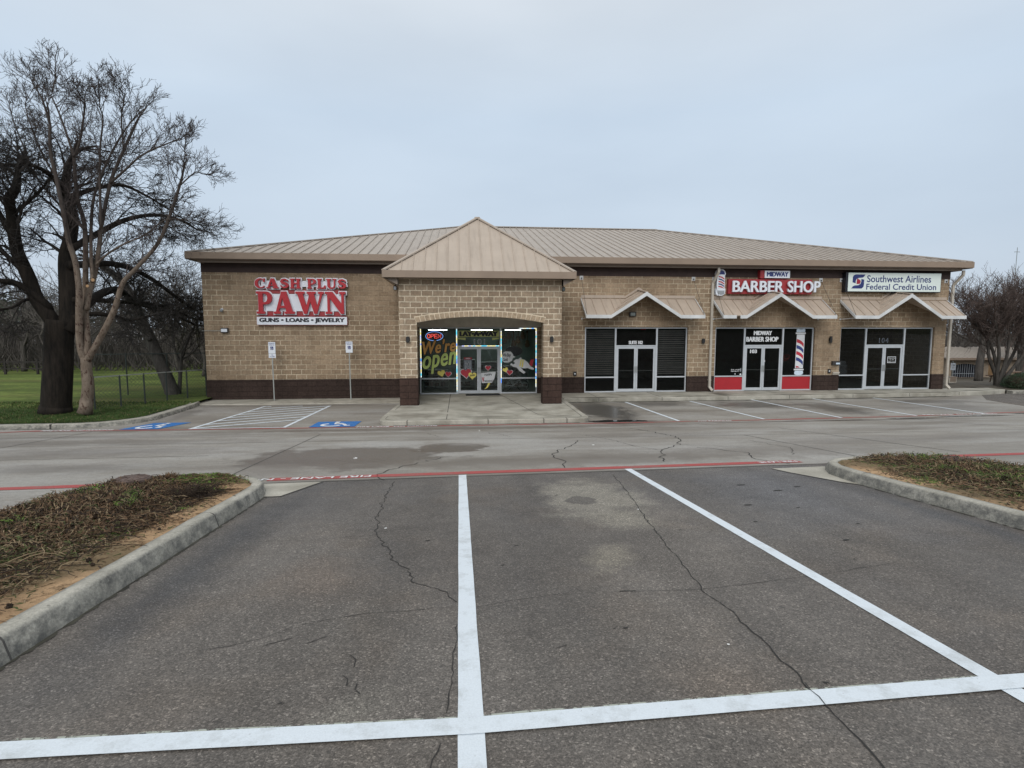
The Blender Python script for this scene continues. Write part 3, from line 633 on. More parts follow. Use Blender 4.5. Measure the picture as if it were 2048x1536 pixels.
def genL():
    y=R.uniform(2.6,8.35) if R.random()<.93 else R.uniform(.5,3); x=R.uniform(-4.86,-2.62)
    if not inside(x,y,SL): return None
    edge=-2.95-.25*mn.noise((y*1.3,1,0))-(.12 if y<4.6 else 0)
    if y>7.2: edge=-3.2
    k=1 if x<edge else math.exp(-((x-edge)/.13)**2*.8)*.35
    if R.random()>k+.05: return None
    d=mn.noise((x*1.1,y*1.1,5)); z=mound(x,y,-3.72,1.2); th=max(0,min(1,(edge-x)/.6)); dry=max(0,min(1,(5.6-y)/1.2)) if y<5.6 else 0
    th*=1-.6*dry
    r=R.random(); g=mn.noise((x*2.1,y*1.7,9))
    if g>.28 and r<.5: mi=3 if R.random()<.45 else 2
    elif r<.48: mi=0
    elif r<.80-.3*dry: mi=1
    elif r<.88: mi=2
    else: mi=4
    if dry>.4 and r<.6: mi=R.choice((0,0,4,1))
    if y>7.55 and x>-4.0: mi=R.choice((3,3,2,0)); return (x,y,z,R.uniform(.03,.07),.009,R.uniform(.01,.035),mi)
    lift=R.random()**1.5*.06*th
    return (x,y,z+lift*(1+.8*d),R.uniform(.035,.12),R.uniform(.005,.013),R.uniform(-.004,.035)*th+.004,mi)
ribbons(52000,genL,VM,'creeping_ground_cover','matted brown and green creeping plants covering the left parking island')
def genR():
    y=R.uniform(4.2,8.5); x=R.uniform(5.62,8.2)
    if not inside(x,y,SR): return None
    edge=6.05+.2*mn.noise((y*1.3,1,7)) if y<7.3 else 6.5
    k=1 if x>edge else math.exp(-((x-edge)/.15)**2*.8)*.4
    if R.random()>k+.03: return None
    z=mound(x,y,6.9,1.35); th=max(0,min(1,(x-edge)/.6)); g=mn.noise((x*1.5,y*1.3,2)); r=R.random()
    if g>.1 and r<.5: mi=2 if R.random()<.7 else 3
    elif r<.4: mi=0
    elif r<.66: mi=1
    elif r<.86: mi=2
    else: mi=4
    lift=R.random()**1.5*.07*th
    return (x,y,z+lift,R.uniform(.04,.12),R.uniform(.006,.014),R.uniform(-.004,.04)*th+.004,mi)
ribbons(26000,genR,VM,'creeping_ground_cover','green and brown creeping plants covering the right parking island')
def stems(name,n,x0,x1,cx,poly,label,hw=1.2):
    m=MB()
    for _ in range(n):
        y=R.uniform(3.,8.3); x=R.uniform(x0,x1)
        if not inside(x,y,poly): continue
        a=R.uniform(0,6.28); px,py=x,y; pts=[]; m.cur=R.choice((0,1,1,2)); l=R.uniform(.12,.4); h=R.uniform(.0,.05)
        for q in range(5): pts.append((px,py,mound(px,py,cx,hw)+.012+h*math.sin(q*.785))); a+=R.uniform(-.6,.6); px+=math.cos(a)*l/4; py+=math.sin(a)*l/4
        if inside(pts[-1][0],pts[-1][1],poly): m.tube(pts,[.004,.004,.0035,.003,.002],3)
    tag(m.build(name,['vine_brown','vine_dark','vine_straw']),label,'plant stems',kind='stuff')
stems('trailing_stems',1300,-4.85,-2.95,-3.72,SL,'bare trailing stems lying over the plants on the left parking island'); stems('trailing_stems',700,6.1,8.2,6.9,SR,'bare trailing stems lying over the plants on the right parking island',1.35)
# covers, cones and a dead bush on the islands
def cover(x,y,z,r,tilt,label):
    t=thing('utility_cover',(x,y,z),label,'utility cover')
    m=MB(); m.lathe((x,y,z),[(r*1.04,-.06),(r*1.04,.0),(r,.012),(r*.93,.012)],28); m.build('frame_ring','rust_iron',t,smooth=False)
    m=MB(); m.lathe((x,y,z),[(r*.91,.004),(r*.88,.022),(r*.3,.034),(r*.06,.036)],28)
    for k in range(12):
        a=k*math.pi/6; m.bar((x+r*.3*math.cos(a),y+r*.3*math.sin(a),z+.036),(x+r*.82*math.cos(a),y+r*.82*math.sin(a),z+.026),.012,.008)
    m.build('lid','rust_iron',t); t.rotation_euler=(tilt,0,0)
    return t
cover(-4.36,7.75,gz(7.75)+.20,.21,-.03,'round rusty iron utility cover raised in the left parking island')
cover(7.75,7.75,gz(7.75)+.18,.24,-.02,'round earth coloured utility cover on the right parking island')
for i,(x,y,lab) in enumerate(((-2.80,5.35,'seed cone lying alone highest up the sandy edge of the left island'),(-2.88,4.48,'larger seed cone of the pair midway along the sandy kerb edge'),(-2.79,4.38,'smaller seed cone of the pair midway, closest to the kerb'),(-2.82,3.63,'front seed cone of the nearest cluster beside the left kerb'),(-2.86,3.55,'left seed cone of the nearest cluster beside the left kerb'))):
    r=(.014,.019,.014,.018,.015)[i]; z=mound(x,y,-3.72,1.2)+r*.7; m=MB()
    n=10; prof=[(r*.15,-r),(r*.8,-r*.55),(r,0),(r*.75,r*.6),(r*.1,r)]; m.lathe((x,y,z),prof,n)
    m.v=[(a+R.uniform(-.2,.2)*r,b+R.uniform(-.2,.2)*r,c+R.uniform(-.2,.2)*r) for a,b,c in m.v]
    for k in range(22):
        a,b=R.uniform(0,6.28),R.uniform(-.6,1.4); d=(math.cos(a)*math.cos(b),math.sin(a)*math.cos(b),math.sin(b))
        m.bar((x+d[0]*r*.8,y+d[1]*r*.8,z+d[2]*r*.8),(x+d[0]*r*1.3,y+d[1]*r*1.3,z+d[2]*r*1.3),r*.22)
    tag(m.build('seed_cone','vine_dark'),lab,'seed cone','seed cones on the sandy soil')
def twiggybush(x,y,z,r,n,label,mat='vine_dark',flat=.6):
    m=MB()
    for k in range(n):
        a=R.uniform(0,6.28); e=R.uniform(.05,1.2); l=r*R.uniform(.6,1.1); px,py,pz=x+R.uniform(-.3,.3)*r,y+R.uniform(-.3,.3)*r,z
        pts=[(px,py,pz)]
        for q in range(4):
            a+=R.uniform(-.5,.5); px+=math.cos(a)*math.cos(e)*l/4; py+=math.sin(a)*math.cos(e)*l/4; pz+=math.sin(e)*l/4*flat; pts.append((px,py,pz))
        m.tube(pts,[.005,.004,.003,.003,.002],3)
    return tag(m.build('dead_shrub',mat),label,'shrub')
twiggybush(-3.15,6.75,mound(-3.15,6.75,-3.72,1.2),.36,230,'low dark dead shrub sprawling beside the sandy kerb edge of the left island',flat=.45)
twiggybush(-4.0,8.0,gz(8.0)+.15,.13,60,'small reddish dead shrub at the back edge of the left island','vine_brown',.8)
# ---- building-side slabs
def rslab(x0,x1,y0,r):
    return [(x0+.2,24.6)]+[(x0+.2,23.4)]+[(x0-.05,y0+1)]+arcpts((x0+r-.05,y0+r),r,180,270,6)+arcpts((x1-r,y0+r),r,270,360,6)+[(x1,y0+1.2),(x1+.05,24.6)]
SLAB=rslab(-2.6,4.55,18.52,.45)
def slabmesh(poly,front,h0=.155):
    n=len(poly); top=lambda y: -.03 if y<20 else -.03+.03*(y-20)/4.6
    m=MB(); m.slab(poly,-.3,-.03); m.v=m.v[:n]+[(x,y,top(y)) for x,y,z in m.v[n:]]; return m
mE=slabmesh(SLAB,18.52); struct('entrance_pavement',mE,'concrete_walk',bevel=.025)
ent=bpy.data.objects['entrance_pavement']
tz=lambda y: -.03 if y<20 else -.03+.03*(y-20)/4.6
m=MB()
inn=[(-2.2,24.4),(-2.25,23.2),(-2.45,19.6)]+arcpts((-2.05,19.1),.42,180,270,6)+arcpts((3.9,19.1),.42,270,360,6)+[(4.33,19.8),(4.4,24.2)]
inn=[(x,max(y,18.72)) for x,y in inn]
strip(m,inn,.022,.004,.2,rz=tz); strip(m,[(-.35,25.9),(-.4,18.75)],.025,.004,.2,rz=tz); strip(m,[(1.9,25.9),(2.85,19.5),(3.1,19.2),(4.0,19.15)],.025,.004,.2,rz=tz)
strip(m,[(-2.2,20.9),(-.4,20.9)],.02,.004,.2,rz=tz)
for x in (-1.7,1.0,2.9,3.7): m.box(x-.012,x+.012,18.5,18.75,-.2,-.026)
m.build('pavement_joint','joint',ent)
m=MB(); m.slab([(-2.45,24.6),(4.62,24.6),(4.62,26.3),(-2.45,26.3)],-.3,-.001); struct('porch_floor',m,'concrete_walk')
m=MB(); m.slab([(4.63,23.98),(4.9,23.9),(12,23.95),(18,24.12),(23.5,24.4),(24.6,24.6),(26.4,25.0),(27.6,25.4),(27.6,26.3),(4.63,26.3)],-.3,-.004); sw=struct('sidewalk',m,'concrete_walk',bevel=.02)
m=MB(); 
SWF=[(4.9,23.9),(12,23.95),(18,24.12),(23.5,24.4),(24.6,24.6)]
for x in (6.2,9.1,12.2,15.2,18.4,21.4,24.2):
    for (a,b),(c,d) in zip(SWF,SWF[1:]):
        if a<=x<=c: yf=b+(d-b)*(x-a)/(c-a)
    m.box(x-.012,x+.012,yf-.002,26,-.15,-.0015)
m.build('pavement_joint','joint',sw)
# stained gutter moss along the sidewalk kerb
m=MB(); strip(m,[(4.8,23.84),(12,23.9),(18,24.07),(23.5,24.3)],.26,.007,.6); m.build('gutter_stain','wet_grime',drive)
m=MB(); m.slab([(-11.3,24.55),(-10.6,24.45),(-9,24.35),(-2.46,24.3),(-2.46,26.3),(-11.3,26.3)],-.4,-.135); struct('walkway',m,'concrete_walk',bevel=.02)
m=MB(); strip(m,[(-8.4,24.4),(-8.1,26)],.02,.0,.2,rz=lambda y:-.131); strip(m,[(-6.2,24.35),(-6,26)],.02,.0,.2,rz=lambda y:-.131); m.build('pavement_joint','joint',bpy.data.objects['walkway'])
KL=[(-60,18.85),(-14.5,18.9),(-12.9,18.9)]+arcpts((-12.6,20.9),2.0,270,350,9)+[(-10.65,21.7),(-10.75,23.8),(-10.95,24.7)]
k3,_=kerb(KL,side=1,h=.15,w=.3); struct('kerb_of_lawn',k3,'kerb_concrete',smooth=True)
# lawn with the kerb line as its front edge
def lawn_y(x):
    if x<-12.6: return 19.15
    t=min(1,(x+12.6)/1.65); return 20.9-math.sqrt(max(0,1-t*t))*1.72 
lx=[-250,-150,-100,-70,-50,-40,-32,-27,-23,-20,-18,-16,-15,-14,-13.3,-12.6,-12.2,-11.8,-11.4,-11.15,-11.0]
def lz(x,y): return -.03+.10*max(0,min(1,(y-20)/8))*max(0,min(1,(-13-x)/8))+.03*mn.noise((x*.7,y*.7,0))-(.4*max(0,(y-45)/60))
m=grid('l',lx,[lawn_y]+[(lambda x,k=k:max(lawn_y(x)+.4,k)) for k in (21.2,22,23,24,25,26)]+[27.,28.5,30,33,37,45,60,90,160],'lawn_green',zf=lz)
struct('lawn',m,'lawn_green',smooth=True)
m=MB()
for _ in range(34000):
    y=19.2+ (R.random()**1.7)*5.5; x=R.uniform(-27,-11.0) 
    if y<lawn_y(x)+.03: continue
    z=lz(x,y)-.01; a=R.uniform(0,6.28); h=R.uniform(.025,.075)*(1 if y<24 else 1.3); w=.012+.0012*(y-19)
    c,s_=math.cos(a)*w,math.sin(a)*w; lx_,ly_=R.uniform(-.04,.04),R.uniform(-.04,.04); m.cur=0 if R.random()<.85 else 1
    m.add([(x-c,y-s_,z),(x+c,y+s_,z),(x+lx_,y+ly_,z+h)],[(0,1,2)])
tag(m.build('grass_blades',['grass_blade','grass_dry']),'short green grass growing on the lawn beside the shops','grass',kind='stuff')
# right-hand bed and side path
rx=[24.9,26,28,30,34,40,55,80,150,250]
ry=lambda x: 24.9 if x<27.7 else (26.35 if False else 24.9)
m=grid('r',[27.6,28.2,29,31,34,40,55,80,150,250],[25.205,25.21,26.3,28,31,36,45,60,100,160],'bed_mulch',zf=lambda x,y:-.3 if y<25.208 else rzz(y)+.05*mn.noise((x,y,1)))
struct('planting_bed',m,'bed_mulch')
m=MB(); m.slab([(24.8,26.31),(27.59,26.31),(27.59,60),(24.8,60)],-.25,-.09); struct('side_yard',m,'bed_mulch')
m=MB(); m.slab([(27.6,25.0),(40,24.2),(40,25.35),(27.6,25.35)],-.3,-.03); struct('kerb_of_planting_bed',m,'kerb_concrete',bevel=.02)
m=MB(); m.slab([(24.0,22.9),(23.6,20.9),(60,17.5),(60,25.2),(27.7,25.2),(25.5,24.6)],-.25,-.168); struct('side_path',m,'asphalt')
# ================================================================== BUILDING
F=26.
bld=thing('shop_building',(6.7,26,0),'long tan block shopping strip with brown base, metal hip roof and four shop fronts','building')
OP=[(-1.8,3.76),(6.02,11.1),(12.48,17.62),(18.98,24.03)]
XL,XR=-11.2,24.66
m=MB(); x=XL
for a,b in OP:
    m.box(x,a,F,F+.3,.76,3.13); x=b
m.box(x,XR,F,F+.3,.76,3.13); m.box(XL,XR,F,F+.3,3.13,6.0)
m.box(XL,XL+.3,F+.3,48,-.3,6.0); m.box(XR-.3,XR,F+.3,48,-.3,6.0); m.box(XL,XR,48,48.3,-.3,6.0)
m.build('wall','tan_block',bld)
m=MB(); x=XL
for a,b in OP+[(XR,XR)]:
    m=MB(); m.box(x-(.02 if x==XL else 0),a+(.02 if a==XR else 0),F-.02,F+.28,-.35,.76); x=b
    if a==OP[0][0]: m.box(XL-.02,XL+.1,F+.28,48,-.35,.76)
    if a==XR: m.box(XR-.1,XR+.02,F+.28,48,-.35,.76)
    m.build('wall_base','brown_block',bld)
m=MB(); m.box(XL-.012,XR+.012,F-.012,F+.1,5.53,5.985); m.build('frieze_band','frieze_brown',bld)
# main roof
EX0,EX1,EY=-11.5,25.18,25.3; RD=11.8; RZ=6.29; SL_=.289
rz=RZ+RD*SL_; RL,RR=EX0+RD,EX1-RD; EYb=EY+2*RD
m=MB()
m.thick([(EX0,EY,RZ),(EX1,EY,RZ),(RR,EY+RD,rz),(RL,EY+RD,rz)],.04)
m.thick([(EX1,EY,RZ),(EX1,EYb,RZ),(RR,EY+RD,rz)],.04); m.thick([(EX0,EYb,RZ),(EX0,EY,RZ),(RL,EY+RD,rz)],.04); m.thick([(EX1,EYb,RZ),(EX0,EYb,RZ),(RL,EY+RD,rz),(RR,EY+RD,rz)],.04)
x=EX0+.2
while x<EX1-.1:
    L=min(x-EX0,EX1-x,RD)
    if -2.6<x<4.5: y0=EY
    m.bar((x,EY+.01,RZ+.018),(x,EY+L,RZ+.018+L*SL_),.028,.05); x+=.41
y=EY+.3
while y<EYb:
    L=min(y-EY,EYb-y); m.bar((EX0+.01,y,RZ+.018),(EX0+L,y,RZ+.018+L*SL_),.028,.05); m.bar((EX1-.01,y,RZ+.018),(EX1-L,y,RZ+.018+L*SL_),.028,.05); y+=.41
rf=m.build('roof','roof_metal',bld)
m=MB()
for a,b in (((EX0,EY,RZ+.03),(RL,EY+RD,rz+.03)),((EX1,EY,RZ+.03),(RR,EY+RD,rz+.03)),((RL,EY+RD,rz+.04),(RR,EY+RD,rz+.04)),((EX0,EYb,RZ+.03),(RL,EY+RD,rz+.03)),((EX1,EYb,RZ+.03),(RR,EY+RD,rz+.03))): m.bar(a,b,.26,.05)
m.build('ridge_cap','roof_metal',rf)
m=MB()
m.box(EX0-.03,EX1+.03,EY-.05,EY,6.03,6.31); m.box(EX0-.05,EX0,EY,EYb,6.03,6.31); m.box(EX1,EX1+.05,EY,EYb,6.03,6.31)
m.build('fascia','fascia_tan',rf,bevel=.006)
m=MB(); m.box(EX0+.35,EX1-.35,EY+.22,EY+.32,5.905,6.028); m.box(EX0+.35,EX0+.45,EY+.32,EYb-.3,5.905,6.028); m.box(EX1-.45,EX1-.35,EY+.32,EYb-.3,5.905,6.028)
m.build('gutter','gutter_tan',rf)
m=MB(); m.box(EX0,EX1,EY+.001,F+.5,6.0,6.027); m.box(EX0,F-37.,F+.5,EYb,6.0,6.027); m.box(EX1-.7,EX1,F+.5,EYb,6.0,6.027); m.build('soffit','soffit_brown',rf)
# ---- storefronts
Yg=F+.14
def bars(m,xs_,z0,z1,w,y0=Yg-.05,y1=Yg+.05):
    for x in xs_: m.box(x-w/2,x+w/2,y0,y1,z0,z1)
def shopfront(x0,x1,dl,dr,glassm,lower=None,frame='aluminium',head=3.12,dh=2.2,sill=.73,led=False):
    "three-bay shop front: side windows with a lower light, transom over a double door"
    fw=.055
    for a,b in ((x0,dl),(dr,x1)):
        m=MB(); bars(m,(a+fw/2,b-fw/2+.0),0.0,head,fw)
        m.box(a+fw,b-fw,Yg-.05,Yg+.05,.0,.06); m.box(a+fw,b-fw,Yg-.05,Yg+.05,sill-.03,sill+.03); m.box(a+fw,b-fw,Yg-.05,Yg+.05,head-.05,head)
        w=m.build('window',frame,bld)
        m=MB(); m.box(a+fw,b-fw,Yg-.004,Yg+.004,sill+.03,head-.05); m.build('upper_pane',glassm,w)
        m=MB(); m.box(a+fw,b-fw,Yg-.004-(.01 if lower else 0),Yg+.004,.06,sill-.03); m.build('lower_panel' if lower else 'lower_pane',lower or glassm,w)
        yield w
    m=MB(); m.box(dl,dr,Yg-.052,Yg+.052,dh+.0,dh+.07); m.box(dl,dr,Yg-.052,Yg+.052,head-.05,head); m.box(dl-.0,dl+.05,Yg-.052,Yg+.052,0,dh); m.box(dr-.05,dr,Yg-.052,Yg+.052,0,dh)
    m.box(dl-.02,dl+.025,Yg-.053,Yg+.053,dh+.07,head-.05); m.box(dr-.025,dr+.02,Yg-.053,Yg+.053,dh+.07,head-.05)
    w=m.build('transom_window',frame,bld)
    m=MB(); m.box(dl+.025,dr-.025,Yg-.004,Yg+.004,dh+.07,head-.05); m.build('pane',glassm,w); yield w
    mid=(dl+dr)/2
    for a,b,s_ in ((dl+.055,mid-.004,1),(mid+.004,dr-.055,-1)):
        m=MB(); st=.085; y0,y1=Yg-.035,Yg+.02
        m.box(a,a+st,y0,y1,.02,dh-.005); m.box(b-st,b,y0,y1,.02,dh-.005); m.box(a+st,b-st,y0,y1,.02,.16); m.box(a+st,b-st,y0,y1,dh-.1,dh-.005)
        d=m.build('door',frame,bld)
        m=MB(); m.box(a+st,b-st,Yg-.012,Yg-.004,.16,dh-.1); m.build('pane',glassm,d)
        hx=(b-.04) if s_>0 else (a+.04)
        m=MB(); m.bar((hx,Yg-.09,.95),(hx,Yg-.09,1.25),.025,.03,(0,1,0)); m.bar((hx,Yg-.09,.97),(hx,Yg-.03,.97),.02); m.bar((hx,Yg-.09,1.23),(hx,Yg-.03,1.23),.02); m.build('handle','galvanised',d)
        m=MB(); m.box(a+st,b-st,Yg+.03,Yg+.05,1.02,1.055); m.build('push_bar','galvanised',d)
        yield d
pawn=list(shopfront(-1.76,3.74,-.02,2.0,'glass_clear'))
s102=list(shopfront(6.04,11.09,7.56,9.57,'glass_dark'))
s103=list(shopfront(12.5,17.6,14.04,16.0,'glass_dark',lower='panel_red'))
s104=list(shopfront(19.0,24.01,20.42,22.48,'glass_dark'))
# interior shells
m=MB()
for a,b in ((4.8,4.9),(11.75,11.85),(18.25,18.35)): m.box(a,b,F+.31,33.9,0,3.29)
m.box(-10.8,24.3,34,34.1,0,3.29); m.build('interior_wall','interior_green',bld)
m=MB(); m.box(-10.8,24.3,F+.3,34.2,3.3,3.36); m.build('interior_ceiling','shelf_grey',bld)
m=MB(); m.box(-10.8,24.3,F+.301,34.2,-.1,-.002); m.build('interior_floor','floor_dark',bld)
for k,(cx,cy,l,lab) in enumerate(((-1.1,28.2,1.0,'long lit ceiling tube behind the left pawn window, nearest the glass'),(-.9,30.5,1.0,'long lit ceiling tube behind the left pawn window, deeper in the shop'),(1.1,28.4,1.2,'lit ceiling tube behind the yellow banner'),(2.9,29.2,1.2,'lit ceiling tube behind the right pawn window, nearest the glass'),(3.2,31.8,1.2,'lit ceiling tube behind the right pawn window, deep in the shop'),(1.6,32.2,1.2,'lit ceiling tube at the back of the pawn shop'))):
    t=thing('ceiling_light',(cx,cy,3.28),lab,'ceiling light','lit ceiling tubes inside the pawn shop')
    m=MB(); m.box(cx-l*.36,cx+l*.36,cy-.16,cy+.16,3.24,3.295); m.build('housing','shelf_grey',t); m=MB(); m.box(cx-l*.34,cx+l*.34,cy-.13,cy-.1,3.222,3.238); m.box(cx-l*.34,cx+l*.34,cy+.1,cy+.13,3.222,3.238); m.build('tube','tube_light',t); t.location.z-=.23; m=MB(); m.bar((cx,cy,3.295),(cx,cy,3.52),.02); m.build('hanger','shelf_grey',t)
for cx,cy,lab in ((19.9,28.0,'dim lit ceiling tube behind the upper left window of the rightmost shop'),(21.2,28.6,'dim lit ceiling tube behind the transom of the rightmost shop')):
    t=thing('ceiling_light',(cx,cy,3.28),lab,'ceiling light'); m=MB(); m.box(cx-.6,cx+.6,cy-.15,cy+.15,3.24,3.295); m.build('housing','shelf_grey',t); m=MB(); m.box(cx-.55,cx+.55,cy-.03,cy+.03,3.215,3.238); m.build('tube','tube_light',t)
# shop furniture seen through the glass
def shelf(cx,cy,w,h,lab,n=4):
    t=thing('display_shelf',(cx,cy,0),lab,'shelf','display shelves inside the pawn shop')
    m=MB(); m.box(cx-w/2,cx-w/2+.04,cy-.2,cy+.2,0,h); m.box(cx+w/2-.04,cx+w/2,cy-.2,cy+.2,0,h); m.box(cx-w/2+.04,cx+w/2-.04,cy+.16,cy+.2,0,h); m.build('frame','shelf_grey',t)
    for k in range(n):
        z=.12+k*(h-.15)/(n-1); m=MB(); m.box(cx-w/2+.04,cx+w/2-.04,cy-.19,cy+.155,z,z+.03); b=m.build('shelf_board','vinyl_white' if k==n-1 else 'shelf_grey',t)
        x=cx-w/2+.08
        while x<cx+w/2-.2 and k<n-1:
            ww=R.uniform(.1,.28); m=MB(); m.box(x,x+ww,cy-.14,cy+R.uniform(0,.12),z+.031,z+R.uniform(.1,.3)); x+=ww+R.uniform(.03,.12); m.build('boxed_goods','merchandise',b)
shelf(.35,28.6,1.1,1.5,'display shelf of stock behind the left pawn shop door'); shelf(1.55,28.9,1.1,1.35,'display shelf of stock behind the right pawn shop door'); shelf(2.9,28.,1.3,1.2,'low display shelf behind the right pawn window'); shelf(-1.1,28.5,1.3,1.0,'low display shelf behind the left pawn window')
for k in range(7):
    x=2.55+k*.28; z=2.1+.25*(k%3); m=MB()
    m.cur=0; m.lathe((x,33.8,z),[(.13,0),(.15,.03),(.15,.07),(.12,.09)],14,'y'); m.lathe((x,33.8,z+.2),[(.1,0),(.11,.03),(.11,.07),(.09,.09)],14,'y'); m.box(x-.025,x+.025,33.72,33.76,z+.2,z+.75); m.box(x-.05,x+.05,33.72,33.77,z+.75,z+.88)
    tag(m.build('hanging_guitar',['wood_brown']),['leftmost','second','third','middle','fifth','sixth','rightmost'][k]+' of the dark guitars hung on the back wall of the pawn shop','guitar','guitars on the pawn shop wall')
t=thing('oval_wall_sign',(2.7,26.9,1.9),'black oval board hanging behind the right pawn window','sign'); m=MB(); flatshape([ell(2.72,1.98,.42,.24)],26.9,.02,mb=m); m.build('board','sign_black',t); m=MB(); m.bar((2.5,26.9,2.2),(2.5,26.9,3.29),.008); m.bar((2.95,26.9,2.18),(2.95,26.9,3.29),.008); m.build('hanging_wire','black_metal',t)
# bicycle low behind the right window
t=thing('bicycle',(2.7,26.7,0),'dark bicycle parked low behind the right pawn window','bicycle')
for x in (2.3,3.15):
    m=MB(); m.tube([(x+.27*math.cos(a),26.75,.31+.27*math.sin(a)) for a in [6.2832*i/20 for i in range(21)]],.016,6); w=m.build('wheel','black_metal',t)
    m=MB()
    for k in range(7): a=k*math.pi/7; m.bar((x-.26*math.cos(a),26.75,.31-.26*math.sin(a)),(x+.26*math.cos(a),26.75,.31+.26*math.sin(a)),.004)
    m.build('spokes','galvanised',w)
m=MB(); 
for a,b in (((2.3,.31),(2.55,.62)),((2.55,.62),(2.95,.64)),((2.95,.64),(3.15,.31)),((2.3,.31),(2.68,.3)),((2.68,.3),(2.55,.68)),((2.68,.3),(2.96,.6)),((2.95,.64),(2.92,.8))): m.bar((a[0],26.75,a[1]),(b[0],26.75,b[1]),.03)
m.build('frame','vinyl_grey',t); m=MB(); m.box(2.45,2.65,26.71,26.79,.68,.72); m.build('saddle','black_metal',t); m=MB(); m.bar((2.92,26.55,.82),(2.92,26.95,.82),.02); m.build('handlebar','black_metal',t)
# roller blinds in suite 102
for (a,b,lab) in ((6.1,7.5,'crumpled grey slatted blind filling the left window of suite 102'),(9.63,11.03,'crumpled grey slatted blind filling the right window of suite 102')):
    t=thing('window_blind',((a+b)/2,26.25,3.05),lab,'blind','slatted blinds in suite 102'); k=0; z=2.98
    while z>.9:
        m=MB(); sg=R.uniform(-.006,.012); h=.085
        m.add([(a,26.22,z),(b,26.22,z+R.uniform(-.012,.012)),(b,26.235,z-h+.025+sg),(a,26.235,z-h+.025)],[(0,3,2,1)])
        m.build('slat','blind_grey',t); z-=.103+R.uniform(-.004,.004); k+=1
# ---- writing and stickers on the glass
YS=Yg-.012
def on(win,name,mat,mb): return mb.build(name,mat,win)
wL,wR,tr,dL,dR=pawn[0],pawn[1],pawn[2],pawn[3],pawn[4]
def sk(x,z,y=F+.13): return x,z
# "We're Open" painted in slanted brush letters, each with a dark outline
for body,x0,x1,z0,z1,mt,sl in (("We're",-1.62,-.1,1.93,2.55,'vinyl_orange',.16),('open',-1.62,-.08,1.02,1.88,'vinyl_lime',.26)):
    on(wL,'painted_outline','sign_black',textmb(body,x0,x1,z0,z1,YS,.003,.02,.2,slope=sl,space=1.08,fat=.045,fatz=.03)); on(wL,'painted_lettering',mt,textmb(body,x0,x1,z0,z1,YS-.012,.003,.012,.2,slope=sl,space=1.08,fat=.016,fatz=.008))
def heart(cx,cz,r,rot=0):
    o=[]
    for i in range(30):
        a=2*math.pi*i/30; x=.062*16*math.sin(a)**3; z=.062*(13*math.cos(a)-5*math.cos(2*a)-2*math.cos(3*a)-math.cos(4*a))
        c,s_=math.cos(rot),math.sin(rot); o.append((cx+r*(x*c-z*s_),cz+r*(x*s_+z*c)))
    return o
def hearts(win,items,y=YS):
    for i,(cx,cz,r,rot,mt) in enumerate(items):
        m=flatshape([heart(cx,cz,r*1.14,rot)],y-.008*i,.003); m.build('heart_sticker_border','vinyl_white' if mt!='vinyl_yellow' else 'vinyl_yellow',win)
        m=flatshape([heart(cx,cz,r,rot)],y-.008*i-.004,.003); m.build('heart_sticker',mt,win)
hearts(wL,[(-.77,.98,.16,.25,'vinyl_yellow'),(-.45,.94,.14,-.05,'vinyl_red')])
hearts(wR,[(2.24,1.12,.12,.3,'vinyl_yellow'),(2.44,1.0,.14,-.1,'vinyl_red')])
hearts(dL,[(.38,.98,.25,.1,'vinyl_red'),(.68,.86,.17,-.05,'vinyl_yellow')],Yg-.016)
on(dL,'heart_lettering','sign_black',textmb('SINGLE',.56,.82,.83,.92,Yg-.035,.002,.03,.2,slope=.03))
on(dL,'hours_poster','sticker_grey',MB().box(.28,.66,Yg-.022,Yg-.017,1.12,1.72)); on(dL,'poster_header','raceway_red',MB().box(.28,.66,Yg-.026,Yg-.023,1.62,1.72)); on(dL,'poster_lettering','vinyl_white',textmb('OPEN',.37,.57,1.645,1.695,Yg-.027,.002,.02))
m=MB()
for k in range(7): textmb(['MON 9-6','TUE 9-6','WED 9-6','THU 9-6','FRI 9-6','SAT 9-5','CLOSED'][k] if False else ['- - - -','-- ---','--- --','- -- --','--- ---','-- - --','- ---'][k],.33,.61,1.54-k*.06,1.555-k*.06,Yg-.024,.002,.0,mb=m)
on(dL,'poster_rows','vinyl_white',m)
hearts(dR,[(1.42,1.22,.13,0,'vinyl_red')],Yg-.016)
q=[(1.08,.98),(1.78,1.03),(1.72,.72),(1.6,.52),(1.12,.5)]
on(dR,'painted_placard','vinyl_white',flatshape([q],Yg-.017,.003)); on(dR,'placard_lettering','sign_black',textmb('HAPPY',1.25,1.62,.84,.95,Yg-.022,.002,.02,.1)); on(dR,'placard_lettering','sign_black',textmb("Valentine's",1.2,1.66,.56,.66,Yg-.022,.002,.02)); on(dR,'placard_stick','vinyl_yellow',flatshape([[(1.42,.5),(1.52,.5),(1.4,.28),(1.24,.2),(1.33,.3)]],Yg-.017,.003)); on(dR,'placard_letter','vinyl_red',textmb('V',1.12,1.24,.55,.78,Yg-.023,.002,.06))
